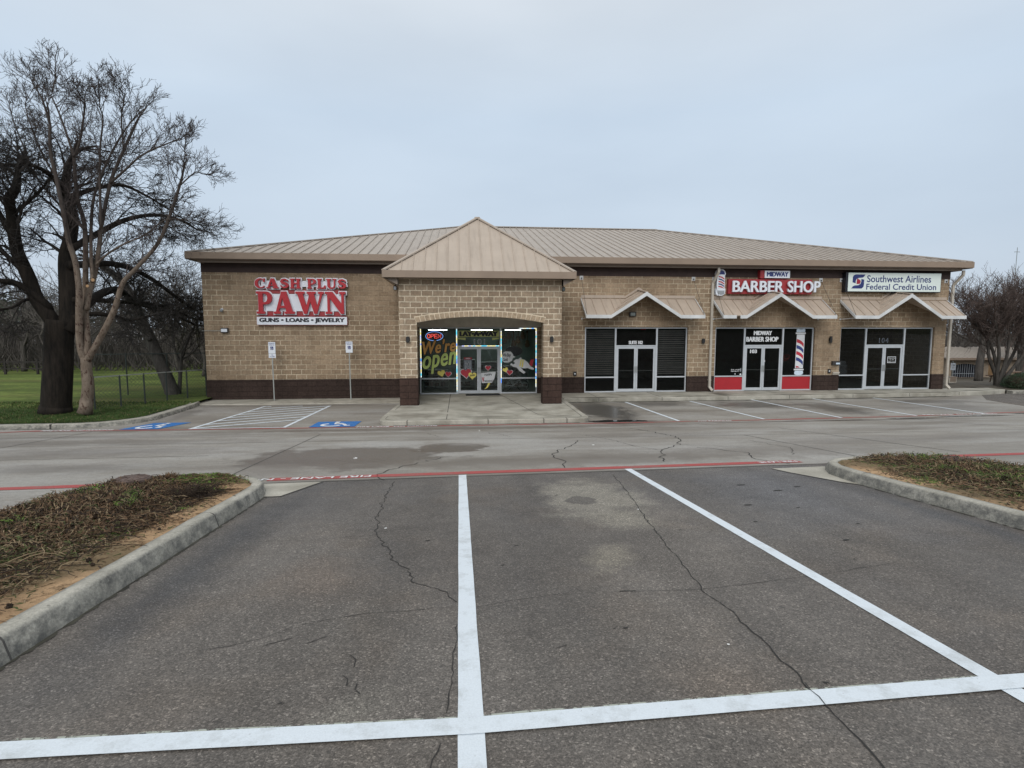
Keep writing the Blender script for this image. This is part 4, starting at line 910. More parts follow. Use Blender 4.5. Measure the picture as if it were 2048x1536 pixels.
# lay-a-way banner and suite number in the transom
on(tr,'banner','vinyl_olive',MB().box(.03,1.95,YS-.002,YS+.003,2.68,2.96)); on(tr,'banner_lettering','sign_black',textmb('LAY\u2022A\u2022WAY',.11,1.87,2.71,2.93,YS-.003,.003,.015,fat=.03,fatz=.006,space=.95))
on(tr,'banner_tail','vinyl_olive',flatshape([[(.03,2.64),(.38,2.64),(.38,2.52),(.03,2.58)]],YS+.002,.003)); on(tr,'banner_tail','vinyl_olive',flatshape([[(1.95,2.64),(1.62,2.64),(1.62,2.52),(1.95,2.58)]],YS+.002,.003))
on(tr,'suite_number_outline','vinyl_white',textmb('101',.76,1.28,2.32,2.58,YS,.003,.03,space=1.2)); on(tr,'suite_number','sign_black',textmb('101',.785,1.255,2.345,2.555,YS-.005,.003,-.012,space=1.28))
# we buy gold bubble and flying cartoon figure
bub=[(2.12,1.92),(2.25,2.0),(2.5,1.98),(2.6,1.86),(2.62,1.78),(2.72,1.72),(2.6,1.68),(2.55,1.55),(2.4,1.47),(2.2,1.47),(2.08,1.55),(2.06,1.75)]
on(wR,'speech_bubble','vinyl_white',flatshape([bub],YS,.003)); on(wR,'bubble_lettering','sign_black',textmb('We Buy\nGold',2.12,2.5,1.53,1.9,YS-.004,.002,.03,.1))
fig=[(2.46,1.38),(2.55,1.44),(2.6,1.36),(2.7,1.44),(2.62,1.52),(2.74,1.62),(2.85,1.62),(2.98,1.72),(3.02,1.62),(3.14,1.6),(3.3,1.48),(3.42,1.3),(3.58,1.2),(3.6,1.12),(3.44,1.14),(3.3,1.2),(3.1,1.18),(2.95,1.24),(3.1,1.08),(3.2,1.0),(3.12,.92),(2.92,1.06),(2.76,1.24),(2.6,1.26)]
on(wR,'painted_flying_figure','vinyl_white',flatshape([fig],YS,.003)); on(wR,'gold_chain_stripes','vinyl_yellow',flatshape([[(3.0,1.24),(3.07,1.24),(3.12,1.58),(3.06,1.6)]],YS-.004,.003)); on(wR,'gold_chain_stripes','vinyl_yellow',flatshape([[(2.9,1.3),(2.96,1.28),(3.03,1.6),(2.97,1.62)]],YS-.004,.003)); on(wR,'painted_red_tail','vinyl_red',flatshape([[(3.38,1.34),(3.52,1.28),(3.6,1.62),(3.44,1.6)]],YS-.004,.003))
# neon open sign hanging inside the left window
t=thing('neon_open_sign',(-1.1,26.3,2.7),'lit red and blue neon OPEN sign hanging in the left pawn window','sign')
m=flatshape([ell(-1.08,2.71,.44,.24)],F+.27,.012); m.build('backing','sign_black',t)
m=MB(); m.tube([(x,F+.25,z) for x,z in ell(-1.08,2.71,.40,.21,34)+[ell(-1.08,2.71,.40,.21,34)[0]]],.013,6); m.build('blue_ring','neon_blue',t)
m=MB()
def neon(letter,x,w=.13,z0=2.62,z1=2.80):
    zm=(z0+z1)/2
    return {'O':[ell(x+w/2,zm,w/2,(z1-z0)/2,14)+[ell(x+w/2,zm,w/2,(z1-z0)/2,14)[0]]],'P':[[(x,z0),(x,z1),(x+w*.8,z1),(x+w,(z1+zm)/2),(x+w*.8,zm),(x,zm)]],'E':[[(x+w,z0),(x,z0),(x,z1),(x+w,z1)],[(x,zm),(x+w*.8,zm)]],'N':[[(x,z0),(x,z1),(x+w,z0),(x+w,z1)]]}[letter]
for k,ch in enumerate('OPEN'):
    for pl in neon(ch,-1.40+.165*k,.125): m.tube([(x,F+.24,z) for x,z in pl],.012,5)
m.build('red_letters','neon_red',t)
# rainbow LED strips round the pawn storefront
for a,b,c,d,lab in ((-1.712,-1.688,.8,3.04,'leftmost upright multicoloured light strip on the pawn shop front'),(-.057,-.033,.15,3.04,'upright multicoloured light strip just left of the pawn doors'),(2.03,2.052,.5,2.95,'upright multicoloured light strip just right of the pawn doors'),(3.68,3.704,.3,3.055,'rightmost upright multicoloured light strip on the pawn shop front'),(.2,1.95,2.245,2.268,'level multicoloured light strip above the pawn shop doors'),(2.9,3.704,3.06,3.082,'level multicoloured light strip above the right pawn window')):
    m=MB(); m.box(a,b,Yg-.075,Yg-.055,c,d); tag(m.build('led_light_strip','led_strip'),lab,'light strip','light strips round the pawn shop windows')
m=MB(); m.box(.35,1.95,25.3,25.9,.0,.018); tag(m.build('doormat','doormat_black',bevel=.006),'black doormat in front of the pawn shop doors','doormat')
# suite 102 / 103 / 104 writing
on(s102[2],'suite_lettering','vinyl_white',textmb('SUITE 102',8.21,8.89,2.315,2.475,YS,.003,.0,fat=.010,fatz=.004))
on(s102[2],'red_notice','vinyl_red',MB().box(8.8,9.05,Yg+.006,Yg+.012,3.0,3.06))
w3L,w3R,t3,d3L,d3R=s103
on(t3,'shop_name_lettering','vinyl_white',textmb('MIDWAY',14.52,15.43,2.75,2.95,YS,.003,.0,fat=.016,fatz=.005)); on(t3,'shop_name_lettering','vinyl_white',textmb('BARBER SHOP',14.14,15.78,2.43,2.66,YS,.003,.0,fat=.016,fatz=.005))
on(d3L,'suite_number','vinyl_white',textmb('103',14.36,14.69,1.865,2.035,Yg-.014,.003,.0,fat=.014,fatz=.005))
on(w3L,'hours_lettering','vinyl_white',textmb('Tues - Fri 8-6\nSaturday 8-3',13.4,13.86,.94,1.08,YS,.003,.02)); m=MB(); m.lathe((13.62,YS,.84),[(.03,0),(.03,.004)],8,'y'); m.lathe((13.9,YS,.82),[(.05,0),(.05,.004)],6,'y'); on(w3L,'window_sticker','vinyl_white',m); on(w3L,'window_sticker','vinyl_grey',MB().box(13.87,13.93,YS-.004,YS,.95,1.12))
m=MB(); m.lathe((15.1,Yg-.02,1.47),[(.045,0),(.045,.006)],12,'y'); on(d3R,'round_sticker','vinyl_white',m)
# vinyl barber pole on the right window
gx=16.93
def pshape(win):
    on(win,'barber_pole_vinyl','vinyl_white',flatshape([[(gx-.20,1.10),(gx+.22,1.10),(gx+.24,2.78),(gx-.18,2.78)]],YS,.003))
    on(win,'barber_pole_cap','vinyl_paleblue',flatshape([[(gx-.2,2.9),(gx+.24,2.9),(gx+.25,3.02),(gx+.2,3.06),(gx+.03,3.03),(gx-.14,3.06),(gx-.2,3.02)]],YS,.003)); on(win,'barber_pole_cap','vinyl_white',flatshape([[(gx-.24,2.80),(gx+.28,2.80),(gx+.28,2.88),(gx-.24,2.88)]],YS,.003))
    on(win,'barber_pole_base','vinyl_paleblue',flatshape([[(gx-.2,.98),(gx-.23,.86),(gx-.2,.79),(gx-.12,.765),(gx+.12,.765),(gx+.2,.79),(gx+.24,.86),(gx+.22,.98)]],YS,.003)); on(win,'barber_pole_base','vinyl_white',flatshape([[(gx-.26,1.0),(gx+.26,1.0),(gx+.26,1.07),(gx-.26,1.07)]],YS-.001,.003))
    for k in range(5):
        z=1.17+.30*k; mt='vinyl_red' if k%2==0 else 'vinyl_navy'
        if k==0: q=[(gx-.16,1.13),(gx+.05,1.13),(gx-.04,1.2),(gx-.16,1.22)]
        else:
            q=[(gx-.17,z+.02),(gx-.04,z-.02),(gx+.09,z-.10),(gx+.2,z-.22),(gx+.2,z-.04),(gx+.11,z+.06),(gx-.02,z+.14),(gx-.17,z+.19)]
            q=[(a,max(1.12,b)) for a,b in q]
        on(win,'barber_pole_stripe',mt,flatshape([q],YS-.004,.003))
pshape(w3R)
t=thing('neon_oval_sign',(16.35,26.35,1.6),'dim red oval neon sign behind the right barber window','sign')
m=MB(); e=ell(16.32,1.62,.22,.13,24,rot=.35); m.tube([(x,F+.3,z) for x,z in e+[e[0]]],.008,5); m.build('oval_tube','neon_dim',t); m=MB(); textmb('Dr',16.2,16.32,1.63,1.71,F+.3,.004,.0,.2,mb=m,slope=.03); textmb('Pepper',16.16,16.48,1.53,1.62,F+.3,.004,.0,.2,mb=m,slope=.09); m.build('neon_lettering','neon_dim',t)  # faint red glow is put into the material of tube and lettering
w4L,w4R,t4,d4L,d4R=s104
on(t4,'suite_number_outline','sticker_grey',textmb('104',21.15,21.65,2.36,2.6,YS,.003,.015,space=1.2)); on(t4,'suite_number','sign_black',textmb('104',21.175,21.625,2.38,2.58,YS-.004,.003,-.012,space=1.28))
m=MB(); X0,X1,Z0,Z1=21.66,22.12,1.34,1.66
m.box(X0,X1,Yg-.018,Yg-.014,Z0,Z0+.025); m.box(X0,X1,Yg-.018,Yg-.014,Z1-.025,Z1); m.box(X0,X0+.025,Yg-.018,Yg-.014,Z0+.025,Z1-.025); m.box(X1-.025,X1,Yg-.018,Yg-.014,Z0+.025,Z1-.025)
textmb('LOBBY HOURS',21.72,22.06,1.55,1.6,Yg-.018,.002,.01,mb=m); textmb('9AM - 5PM',21.78,22.0,1.475,1.52,Yg-.018,.002,.01,mb=m); textmb('MONDAY - FRIDAY',21.7,22.08,1.40,1.44,Yg-.018,.002,.01,mb=m); on(d4R,'hours_sticker','vinyl_white',m)
m=MB()
for k in range(14): m.box(19.08,19.08+R.uniform(.35,.5),Yg+.01,Yg+.014,1.42-k*.048,1.445-k*.048)
on(w4L,'notice_rows','vinyl_grey',m)
# ---- awnings
def awning(x0,x1,gc,idx,lab=None):
    Yf=24.85; zt=4.47; zf=3.67; s1=(zt-zf)/(F-Yf); hw=1.64; s2=.61
    m=MB(); T=.03
    fl=(x0+.02,Yf,zf); 
    # left shed, right shed, gable planes
    L=[(x0,F,zt),(x0,Yf,zf),(gc-hw,Yf,zf),(gc-.655,F,zt)]; Rr=[(x1,F,zt),(gc+.655,F,zt),(gc+hw,Yf,zf),(x1,Yf,zf)]
    zr0,zr1=4.70,4.87
    GL=[(gc-hw,Yf,zf),(gc,Yf,zr0),(gc,F,zr1),(gc-.655,F,zt)]; GR=[(gc+.655,F,zt),(gc,F,zr1),(gc,Yf,zr0),(gc+hw,Yf,zf)]
    for q in (L,Rr,GL,GR): m.thick(q,T)
    n=int((x1-x0)/.46)
    for k in range(n+1):
        x=x0+.03+k*(x1-x0-.06)/n; 
        if abs(x-gc)<.64: continue
        ye=Yf
        if abs(x-gc)<hw:
            t=(1-s2*abs(x-gc))/.522; ye=Yf+t
        if ye<F-.08: m.bar((x,ye,zf+(ye-Yf)*s1+.018),(x,F,zt+.018),.022,.035)
    for k in range(1,3):
        y=Yf+k*.42; zr=zr0+.148*(y-Yf); u=(1-.522*(y-Yf)+.03)/s2
        for sg in (-1,1): m.bar((gc,y,zr+.018),(gc+sg*u,y,zr-s2*u+.018),.022,.035)
    m.bar((gc,Yf,zr0+.025),(gc,F,zr1+.025),.16,.03)
    a=m.build('awning','awning_metal',bld)
    if lab: a['label']=lab
    m=MB(); m.box(x0,gc-.70,F-.025,F-.001,4.50,4.64); m.box(gc+.70,x1,F-.025,F-.001,4.50,4.64)
    m.prism([(gc-.82,4.50),(gc-.66,4.50),(gc,4.905),(gc+.66,4.50),(gc+.82,4.50),(gc,5.02)],F-.03,F-.001); m.build('flashing','awning_metal',a)
    m=MB(); d=.155; Y0=Yf-.035
    pts=[(x0-.02,zf+.015),(gc-hw,zf+.015),(gc,zr0+.03),(gc+hw,zf+.015),(x1+.02,zf+.015)]
    if idx==1:   # dented, with a missing bit of trim at the left
        g1,g2=x0+.62,x0+.80
        segs=[[pts[0],(g1,pts[0][1])],[(g2,pts[0][1])]+pts[1:]]
    else: segs=[pts]
    for sg in segs:
        low=[(x,z-d*(1.15 if abs(x-gc)<hw-.1 else 1)) for x,z in sg]; m.prism(sg+low[::-1],Y0,Yf-.001)
    for x in (x0,x1):
        xx=(x-.03,x-.001) if x==x0 else (x+.001,x+.03)
        v=[(Yf,zf+.02),(F-.03,zt+.02),(F-.03,zt-.11),(Yf,zf-.13)]
        m.add([(xx[0],a_,b_) for a_,b_ in v]+[(xx[1],a_,b_) for a_,b_ in v],[(0,1,2,3),(7,6,5,4),(0,4,5,1),(1,5,6,2),(2,6,7,3),(3,7,4,0)])
    m.build('trim','awning_white',a)
    m=MB()
    for x in (x0+.1,x1-.1): m.bar((x,Yf+.02,zf-.1),(x-.03,F,zf-.14),.035)
    m.lathe((x0+.05,F-.0,zf-.14),[(.05,0),(.05,.03)],10,'y'); m.lathe((x1-.15,F-.0,zf-.14),[(.05,0),(.05,.03)],10,'y')
    m.build('strut','awning_white',a)
    m=MB()
    for x,px in ((x0+.02,x0),(x1-.02,x1-.1)): m.bar((px,F-.05,5.38),(x,Yf+.02,zf+.05),.012)
    m.build('tie_rod','dark_bronze',a)
    m=MB()
    for px in (x0,x1-.1): m=MB(); m.box(px-.085,px+.085,F-.02,F-.001,5.35,5.53); p=m.build('anchor_plate','awning_white',a); m=MB(); m.lathe((px,F-.021,5.42),[(.03,0),(.03,.04)],8,'y'); m.build('anchor_eye','black_metal',a)
awning(5.82,11.38,8.6,0); awning(12.3,17.87,15.05,1,'awning with a bent gap in its white front trim'); awning(18.85,24.55,21.65,2)
# ---- downspouts
def spout(x,xt,zb,off=.12):
    m=MB(); m.bar((x,F-off,zb+.2),(x,F-off,5.25),.11,.09,(0,1,0)); m.bar((x,F-off,5.24),(xt,EY+.26,5.72),.11,.09,(0,1,0)); m.bar((xt,EY+.26,5.7),(xt,EY+.26,5.93),.11,.09,(0,1,0)); m.bar((x,F-off,zb+.22),(x+.1,F-off-.12,zb+.04),.11,.09,(0,1,0))
    for z in (.55,3.6): m.box(x-.065,x+.065,F-off-.055,F-.02,z,z+.04)
    m.build('downspout','downspout_cream',bld)
spout(12.2,12.32,.02); spout(24.78,24.95,.0,.1); 
m=MB(); m.box(-2.42,-2.31,25.75,25.88,-.1,5.0); m.build('downspout','downspout_cream',bld)
for x,z,w in ((5.55,.92,.16),(18.45,.96,.14)):
    m=MB(); m.box(x-w/2,x+w/2,F-.05,F-.021 if z<.76 else F-.001,z-.1,z+.1); o=m.build('outlet_box','black_metal',bld); m=MB(); m.box(x-.03,x+.03,F-.055,F-.0501,z-.03,z+.03); m.build('outlet_label','vinyl_white',o)
m=MB(); m.box(18.62,18.96,F-.1,F-.001,.84,.92); m.box(18.62,18.96,F-.06,F-.001,.78,.83); m.build('vent_hood','downspout_cream',bld)
m=MB(); m.box(18.55,18.98,F-.12,F-.001,1.26,1.46); o=m.build('mail_slot_box','dark_bronze',bld,bevel=.01); m=MB(); m.box(18.72,18.93,F-.126,F-.121,1.3,1.38); m.build('box_label','vinyl_paleblue',o)
# ---- entrance porch
Yp=22.3; ax0,ax1=-1.6,3.46; ac=(ax0+ax1)/2; ha=(ax1-ax0)/2
Rz=(ha*ha+.24*.24)/(2*.24)
az=lambda x,dr=0: 3.52-Rz+math.sqrt((Rz+dr)**2-(x-ac)**2)
m=MB(); n=26; arc=[(ax0+(ax1-ax0)*i/n,az(ax0+(ax1-ax0)*i/n)) for i in range(n+1)]
for (a,b),(c,d) in zip(arc,arc[1:]): m.prism([(a,b),(c,d),(c,5.0),(a,5.0)],Yp,Yp+.45)
m.box(-2.28,ax0,Yp,Yp+.45,1.08,5.0); m.box(ax1,4.2,Yp,Yp+.45,1.08,5.0)
m.box(-2.28,-2.0,Yp+.45,F-.021,.76,5.0); m.box(3.92,4.2,Yp+.45,F-.021,.76,5.0)
porch=m.build('entrance_porch','tan_block_porch',bld)
for a,b in ((-2.31,ax0+.03),(ax1-.03,4.23)): m=MB(); m.box(a,b,Yp-.035,Yp+.48,-.1,1.08); m.build('pier_base','brown_rockface',porch,bevel=.03)
m=MB(); m.box(-2.29,-1.99,Yp+.48,F-.022,-.1,.76); m.box(3.91,4.21,Yp+.48,F-.022,-.1,.76); m.build('side_base','brown_block',porch)
m=MB(); band=[(x,az(x,.0)) for x in np.linspace(ax0-.02,ax1+.02,27)]; top=[(x*1.0,az(x,.245)) for x in np.linspace(ax0-.1,ax1+.1,27)]
for i in range(26): m.prism([band[i],band[i+1],top[i+1],top[i]],Yp-.006,Yp+.2)
ar=m.build('arch_mortar','mortar_tan',porch)
m=MB()
for i in range(27):
    t0,t1=(i+.07)/27,(i+.93)/27
    def pt(t,dr,ex): x=ax0-ex+(ax1-ax0+2*ex)*t; return (x,az(x,dr))
    m.prism([pt(t0,.008,.02),pt(t1,.008,.02),pt(t1,.215,.09),pt(t0,.215,.09)],Yp-.02,Yp+.1)
m.build('arch_stones','arch_tan',porch,bevel=.006)
m=MB(); m.box(-2.0,3.92,Yp+.451,F-.03,3.66,3.70); m.box(-1.99,3.91,F-.06,F-.001,3.14,3.655); m.build('porch_ceiling','stucco_grey',porch)
PX0,PX1,PY=-2.8,4.64,21.82; pz=5.24; apx=.92; apy=25.25; apz=7.93
m=MB(); m.thick([(PX0,PY,pz),(PX1,PY,pz),(apx,apy,apz)],.04); m.thick([(PX0,30.9,pz),(PX0,PY,pz),(apx,apy,apz),(apx,30.9,apz)],.04); m.thick([(PX1,PY,pz),(PX1,30.9,pz),(apx,30.9,apz),(apx,apy,apz)],.04)
x=PX0+.22
while x<PX1-.1:
    t=(x-PX0)/(apx-PX0) if x<apx else (PX1-x)/(PX1-apx); m.bar((x,PY+.01,pz+.018),(x,PY+(apy-PY)*t,pz+(apz-pz)*t+.018),.025,.045); x+=.443
y=PY+.4
while y<30:
    t=min(1,(y-PY)/(apy-PY))
    for e in (PX0,PX1): m.bar((e,y,pz+.018),(e+(apx-e)*t,y,pz+(apz-pz)*t+.018),.025,.045)
    y+=.443
pr=m.build('porch_roof','porch_metal',porch)
m=MB()
for e in (PX0,PX1): m.bar((e,PY,pz+.03),(apx,apy,apz+.03),.2,.05)
m.bar((apx,apy,apz+.035),(apx,30.9,apz+.035),.24,.05); m.build('ridge_cap','porch_metal',porch)
m=MB(); m.box(PX0-.04,PX1+.04,PY-.05,PY,4.99,5.26); m.box(PX0-.05,PX0,PY,F-.02,4.99,5.26); m.box(PX1,PX1+.05,PY,F-.02,4.99,5.26); m.build('porch_fascia','fascia_tan',porch,bevel=.006)
m=MB(); m.box(PX0,PX1,PY+.001,F-.02,5.001,5.03); m.build('porch_soffit','soffit_brown',porch)
# sloping soffit boards at the porch corners
m=MB()
for s_,a,b in ((0,PX0,-2.28),(1,4.2,PX1)):
    m=MB()
    q=[(a,PY+.02,5.0),(b,PY+.02,5.0),(b,F-.03,5.0),(a,F-.03,5.0)] 
    if s_==0: m.add([(a,PY,4.995),(a,F-.03,4.995),(b,F-.03,4.72),(b,Yp,4.72)],[(0,1,2,3)])
    else: m.add([(b,PY,4.995),(b,F-.03,4.995),(a,F-.03,4.72),(a,Yp,4.72)],[(0,3,2,1)])
    m.prism([(PX0,4.99),(-2.281,4.99),(-2.281,4.73)] if s_==0 else [(4.201,4.99),(PX1,4.99),(4.201,4.73)],Yp-.3,Yp-.27)
    m.build('sloped_soffit','gutter_tan',porch)
# ---- wall lights and cameras (things fixed to the walls)
def walllight(x,y,z,lab,side=0):
    t=thing('wall_light',(x,y,z),lab,'wall light','black wall lights beside the shop fronts')
    m=MB(); 
    if side==0: m.box(x-.05,x+.05,y-.03,y-.001,z-.07,z+.07)
    else: m.box(min(x,x+side*.03),max(x,x+side*.03),y-.05,y+.05,z-.07,z+.07)
    m.build('bracket','black_metal',t); m=MB(); cx,cy=(x,y-.1) if side==0 else (x+side*.1,y)
    m.lathe((cx,cy,z),[(.062,-.16),(.066,-.15),(.066,.15),(.062,.16)],14); m.build('cylinder_shade','black_metal',t,smooth=False)
def smallight(x,y,z,lab):
    t=thing('wall_light',(x,y,z),lab,'wall light','black wall lights beside the shop fronts'); m=MB(); m.box(x-.05,x+.05,y-.04,y-.001,z-.06,z+.06); m.build('bracket','black_metal',t,bevel=.008)
    m=MB(); m.prism([(x-.07,z-.1),(x-.035,z-.13),(x+.05,z-.12),(x+.075,z-.05),(x+.075,z+.06),(x+.04,z+.12),(x-.04,z+.12),(x-.07,z+.07)],y-.14,y-.041); m.build('shade','black_metal',t,bevel=.012)
smallight(-1.95,Yp,2.62,'small black wall light on the front of the left porch pier')
smallight(3.78,Yp,2.62,'small black wall light on the front of the right porch pier')
walllight(-2.28,24.3,2.55,'black cylinder light on the outer left side of the porch',-1)
walllight(4.2,24.3,2.55,'black cylinder light on the outer right side of the porch',1)
smallight(11.84,F,2.47,'small black wall light left of the middle downspout')
walllight(18.4,F,2.53,'black cylinder light between the barber shop and the credit union')
def flood(x,y,z,lab,yaw=0,conduit=None,s_=1.):
    t=thing('floodlight',(x,y,z),lab,'floodlight','floodlights on the walls')
    m=MB(); m.box(x-.03,x+.03,y-.06,y-.001,z-.04,z+.04); m.build('bracket','black_metal',t)
    m=MB(); m.box(x-.16*s_,x+.16*s_,y-.14,y-.06,z-.11*s_,z+.11*s_); h=m.build('housing','dark_bronze',t,bevel=.015)
    m=MB(); m.box(x-.135*s_+(.03 if s_>1 else 0),x+.12*s_-(.02 if s_>1 else 0),y-.146,y-.141,z-.07*s_,z+.065*s_); m.build('lens','shelf_grey' if s_>1 else 'sign_white',h)
    if conduit: m=MB(); m.bar((x-.15,y-.02,z-.02),(conduit,y-.02,z-.02),.02); m.build('conduit','galvanised',t)
flood(-10.3,F,2.98,'floodlight with a pale lens and conduit at the left end of the pawn wall',conduit=-11.3)
flood(8.3,F,3.75,'dark floodlight under the gable awning of suite 102',s_=1.05)
for x,lab in ((-2.5,'small floodlight under the left eave of the porch'),(4.42,'small dark floodlight under the right eave of the porch')):
    t=thing('floodlight',(x,23.2,4.72),lab,'floodlight','floodlights on the walls'); m=MB(); m.bar((x,23.2,4.98),(x,23.2,4.78),.03); m.build('bracket','black_metal',t)
    m=MB(); m.box(x-.07,x+.07,23.1,23.25,4.6,4.78); h=m.build('housing','dark_bronze',t,bevel=.02); m=MB(); m.box(x-.05,x+.05,23.092,23.0995,4.62,4.75); m.build('lens','shelf_grey' if x>0 else 'sign_white',h)
t=thing('dome_camera',(-10.4,F,3.87),'small white dome security camera above the left floodlight','camera'); m=MB(); m.lathe((-10.4,F-.001,3.9),[(.06,0),(.06,.04),(.05,.06)],14,'y'); m.build('mount','vinyl_white',t); m=MB(); m.lathe((-10.4,F-.1,3.86),[(.01,.07),(.05,.05),(.065,0),(.05,-.05),(.01,-.07)],14); m.build('dome','vinyl_grey',t,smooth=True)
# ---- signs on the wall
G={}
G['P']=[[(0,0),(4,0),(4,1),(3.1,1),(3.1,4.2)]+[(4.7+2.9*math.cos(math.radians(a)),7.1+2.9*math.sin(math.radians(a))) for a in range(-90,91,15)]+[(0,10),(0,9),(.9,9),(.9,1),(0,1)],[(3.1,5.2)]+[(4.0+1.4*math.cos(math.radians(a)),7.1+1.9*math.sin(math.radians(a))) for a in range(-90,91,18)]+[(3.1,9)]]
G['A']=[[(0,0),(3.3,0),(3.3,1),(2.5,1),(3.0,2.6),(5.7,2.6),(6.2,1),(5.3,1),(5.3,0),(10.2,0),(10.2,1),(9.3,1),(6.4,10),(3.9,10),(1.1,1),(0,1)],[(3.35,3.6),(5.3,3.6),(4.35,7.3)]]
G['W']=[[(0,10),(4.4,10),(4.4,9),(3.6,9),(5.2,3.4),(6.6,8),(6.3,9),(5.6,9),(5.6,10),(9.9,10),(9.9,9),(9.1,9),(10.6,3.4),(12.2,9),(11.2,9),(11.2,10),(14,10),(14,9),(13.3,9),(10.4,0),(9,0),(7.2,5.6),(5.4,0),(3.9,0),(.9,9),(0,9)]]
G['N']=[[(0,0),(3.2,0),(3.2,1),(2.2,1),(2.2,7.2),(7.7,0),(9.2,0),(9.2,9),(10.1,9),(10.1,10),(7,10),(7,9),(8,9),(8,4.6),(3.6,10),(0,10),(0,9),(1,9),(1,1),(0,1)]]
G['H']=[[(0,0),(3.9,0),(3.9,1),(3.1,1),(3.1,4.4),(5.7,4.4),(5.7,1),(4.9,1),(4.9,0),(8.8,0),(8.8,1),(8,1),(8,9),(8.8,9),(8.8,10),(4.9,10),(4.9,9),(5.7,9),(5.7,5.7),(3.1,5.7),(3.1,9),(3.9,9),(3.9,10),(0,10),(0,9),(.8,9),(.8,1),(0,1)]]
G['L']=[[(0,0),(7.2,0),(7.2,3.2),(6.3,3.2),(5.4,1.2),(3.1,1.2),(3.1,9),(4,9),(4,10),(0,10),(0,9),(.9,9),(.9,1),(0,1)]]
G['U']=[[(0,10),(4,10),(4,9),(3.1,9),(3.1,3.4)]+[(4.7+1.6*math.cos(math.radians(a)),3.2+2.0*math.sin(math.radians(a))) for a in range(180,361,20)]+[(6.3,9),(5.4,9),(5.4,10),(8.4,10),(8.4,9),(7.5,9),(7.5,3.4)]+[(4.2+3.3*math.cos(math.radians(a)),3.2+3.3*math.sin(math.radians(a))) for a in range(0,-181,-15)]+[(.9,9),(0,9)]]
G['C']=[[(4.6+4.6*math.cos(math.radians(a)),5+5.1*math.sin(math.radians(a))) for a in range(50,326,12)]+[(7.6,2.6)]+[(5.2+2.7*math.cos(math.radians(a)),5+4.0*math.sin(math.radians(a))) for a in range(310,52,-14)]+[(7.0,6.4),(8.3,6.4),(8.3,10),(7.4,10)]]
G['S']=[strokepoly([(7.2,6.7),(6.6,8.2),(4.4,9.2),(2.4,8.6),(1.7,7.2),(2.6,6.0),(4.6,5.1),(6.2,4.0),(6.5,2.6),(5.6,1.3),(3.6,.7),(1.6,1.6),(.9,3.4)],[.5,1.2,1.5,2.0,2.4,2.6,2.8,2.6,2.3,2.0,1.5,1.2,.5])]
WD={'P':7.6,'A':10.2,'W':14,'N':10.1,'H':8.8,'L':7.2,'U':8.4,'C':8.8,'S':8}
def serif(word,x0,x1,z0,z1,Y,depth,offset=0.,gap=.7):
    tot=sum(WD.get(c,4)+gap for c in word)-gap; k=(x1-x0)/tot; kz=(z1-z0)/10; x=x0; mb=MB()
    for i,c in enumerate(word):
        if c==' ': x+=(4+gap)*k; continue
        v,f=polycurve([[(x+p[0]*k,z0+p[1]*kz) for p in s_] for s_ in G[c]],offset)
        yy=Y-.0015*(i%2); mb.add([(a,yy-depth*(q+.05)/.1,b) for a,b,q in v],f); x+=(WD[c]+gap)*k
    return mb
t=thing('pawn_shop_sign',(-6.93,F,4.3),'raised red serif letters CASH PLUS PAWN on white backing with a strip below','sign')
serif('CASH PLUS',-8.93,-4.97,4.84,5.27,F-.10,.03,.05).build('letter_backing','sign_white',t); serif('CASH PLUS',-8.93,-4.97,4.84,5.27,F-.135,.10).build('raised_letters','sign_red',t)
serif('PAWN',-8.88,-5.03,3.72,4.70,F-.10,.03,.05).build('letter_backing','sign_white',t); serif('PAWN',-8.88,-5.03,3.72,4.70,F-.135,.12).build('raised_letters','sign_red',t)
m=MB(); m.box(-8.55,-5.15,F-.098,F-.07,3.84,4.60); m.box(-8.7,-5.2,F-.0985,F-.07,4.92,5.18); m.build('backing_panel','sign_white',t)
m=MB(); m.box(-8.8,-5.1,F-.069,F-.001,3.62,3.83); m.box(-8.8,-5.1,F-.069,F-.001,4.62,4.8); m.build('raceway','raceway_red',t)
m=MB(); m.box(-8.93,-4.99,F-.16,F-.001,3.22,3.60); cb=m.build('lower_cabinet','raceway_red',t); m=MB(); m.box(-8.92,-5.0,F-.168,F-.1605,3.235,3.585); m.build('lower_face','sign_white',cb); textmb('GUNS \u2022 LOANS \u2022 JEWELRY',-8.8,-5.12,3.30,3.53,F-.169,.004,.008,fat=.018,fatz=.006).build('lower_lettering','sign_black',cb)
t=thing('barber_shop_sign',(15.4,F,5.2),'white letters BARBER SHOP on a red strip with a small MIDWAY cabinet above','sign')
m=MB(); m.box(13.1,17.35,F-.22,F-.001,4.76,5.46); m.build('red_backing','raceway_red',t,bevel=.01); textmb('BARBER',13.25,15.80,4.84,5.37,F-.30,.08,.012,fat=.008,fatz=.0).build('raised_letters','sign_white',t); textmb('SHOP',16.02,17.67,4.84,5.38,F-.30,.08,.012,fat=.008,fatz=.0).build('raised_letters','sign_white',t)
m=MB(); m.box(14.66,16.05,F-.26,F-.001,5.5,5.88); q=m.build('upper_cabinet','raceway_red',t); m=MB(); m.box(14.86,16.13,F-.31,F-.261,5.52,5.86); m.build('upper_face','sign_white',q); textmb('MIDWAY',14.97,16.03,5.59,5.80,F-.3105,.004,.0,fat=.016,fatz=.006).build('upper_lettering','sign_navy',q)
t=thing('barber_pole_sign',(12.73,F,5.3),'white barber pole shaped sign with red and blue stripes left of the lettering','sign')
cx=12.72
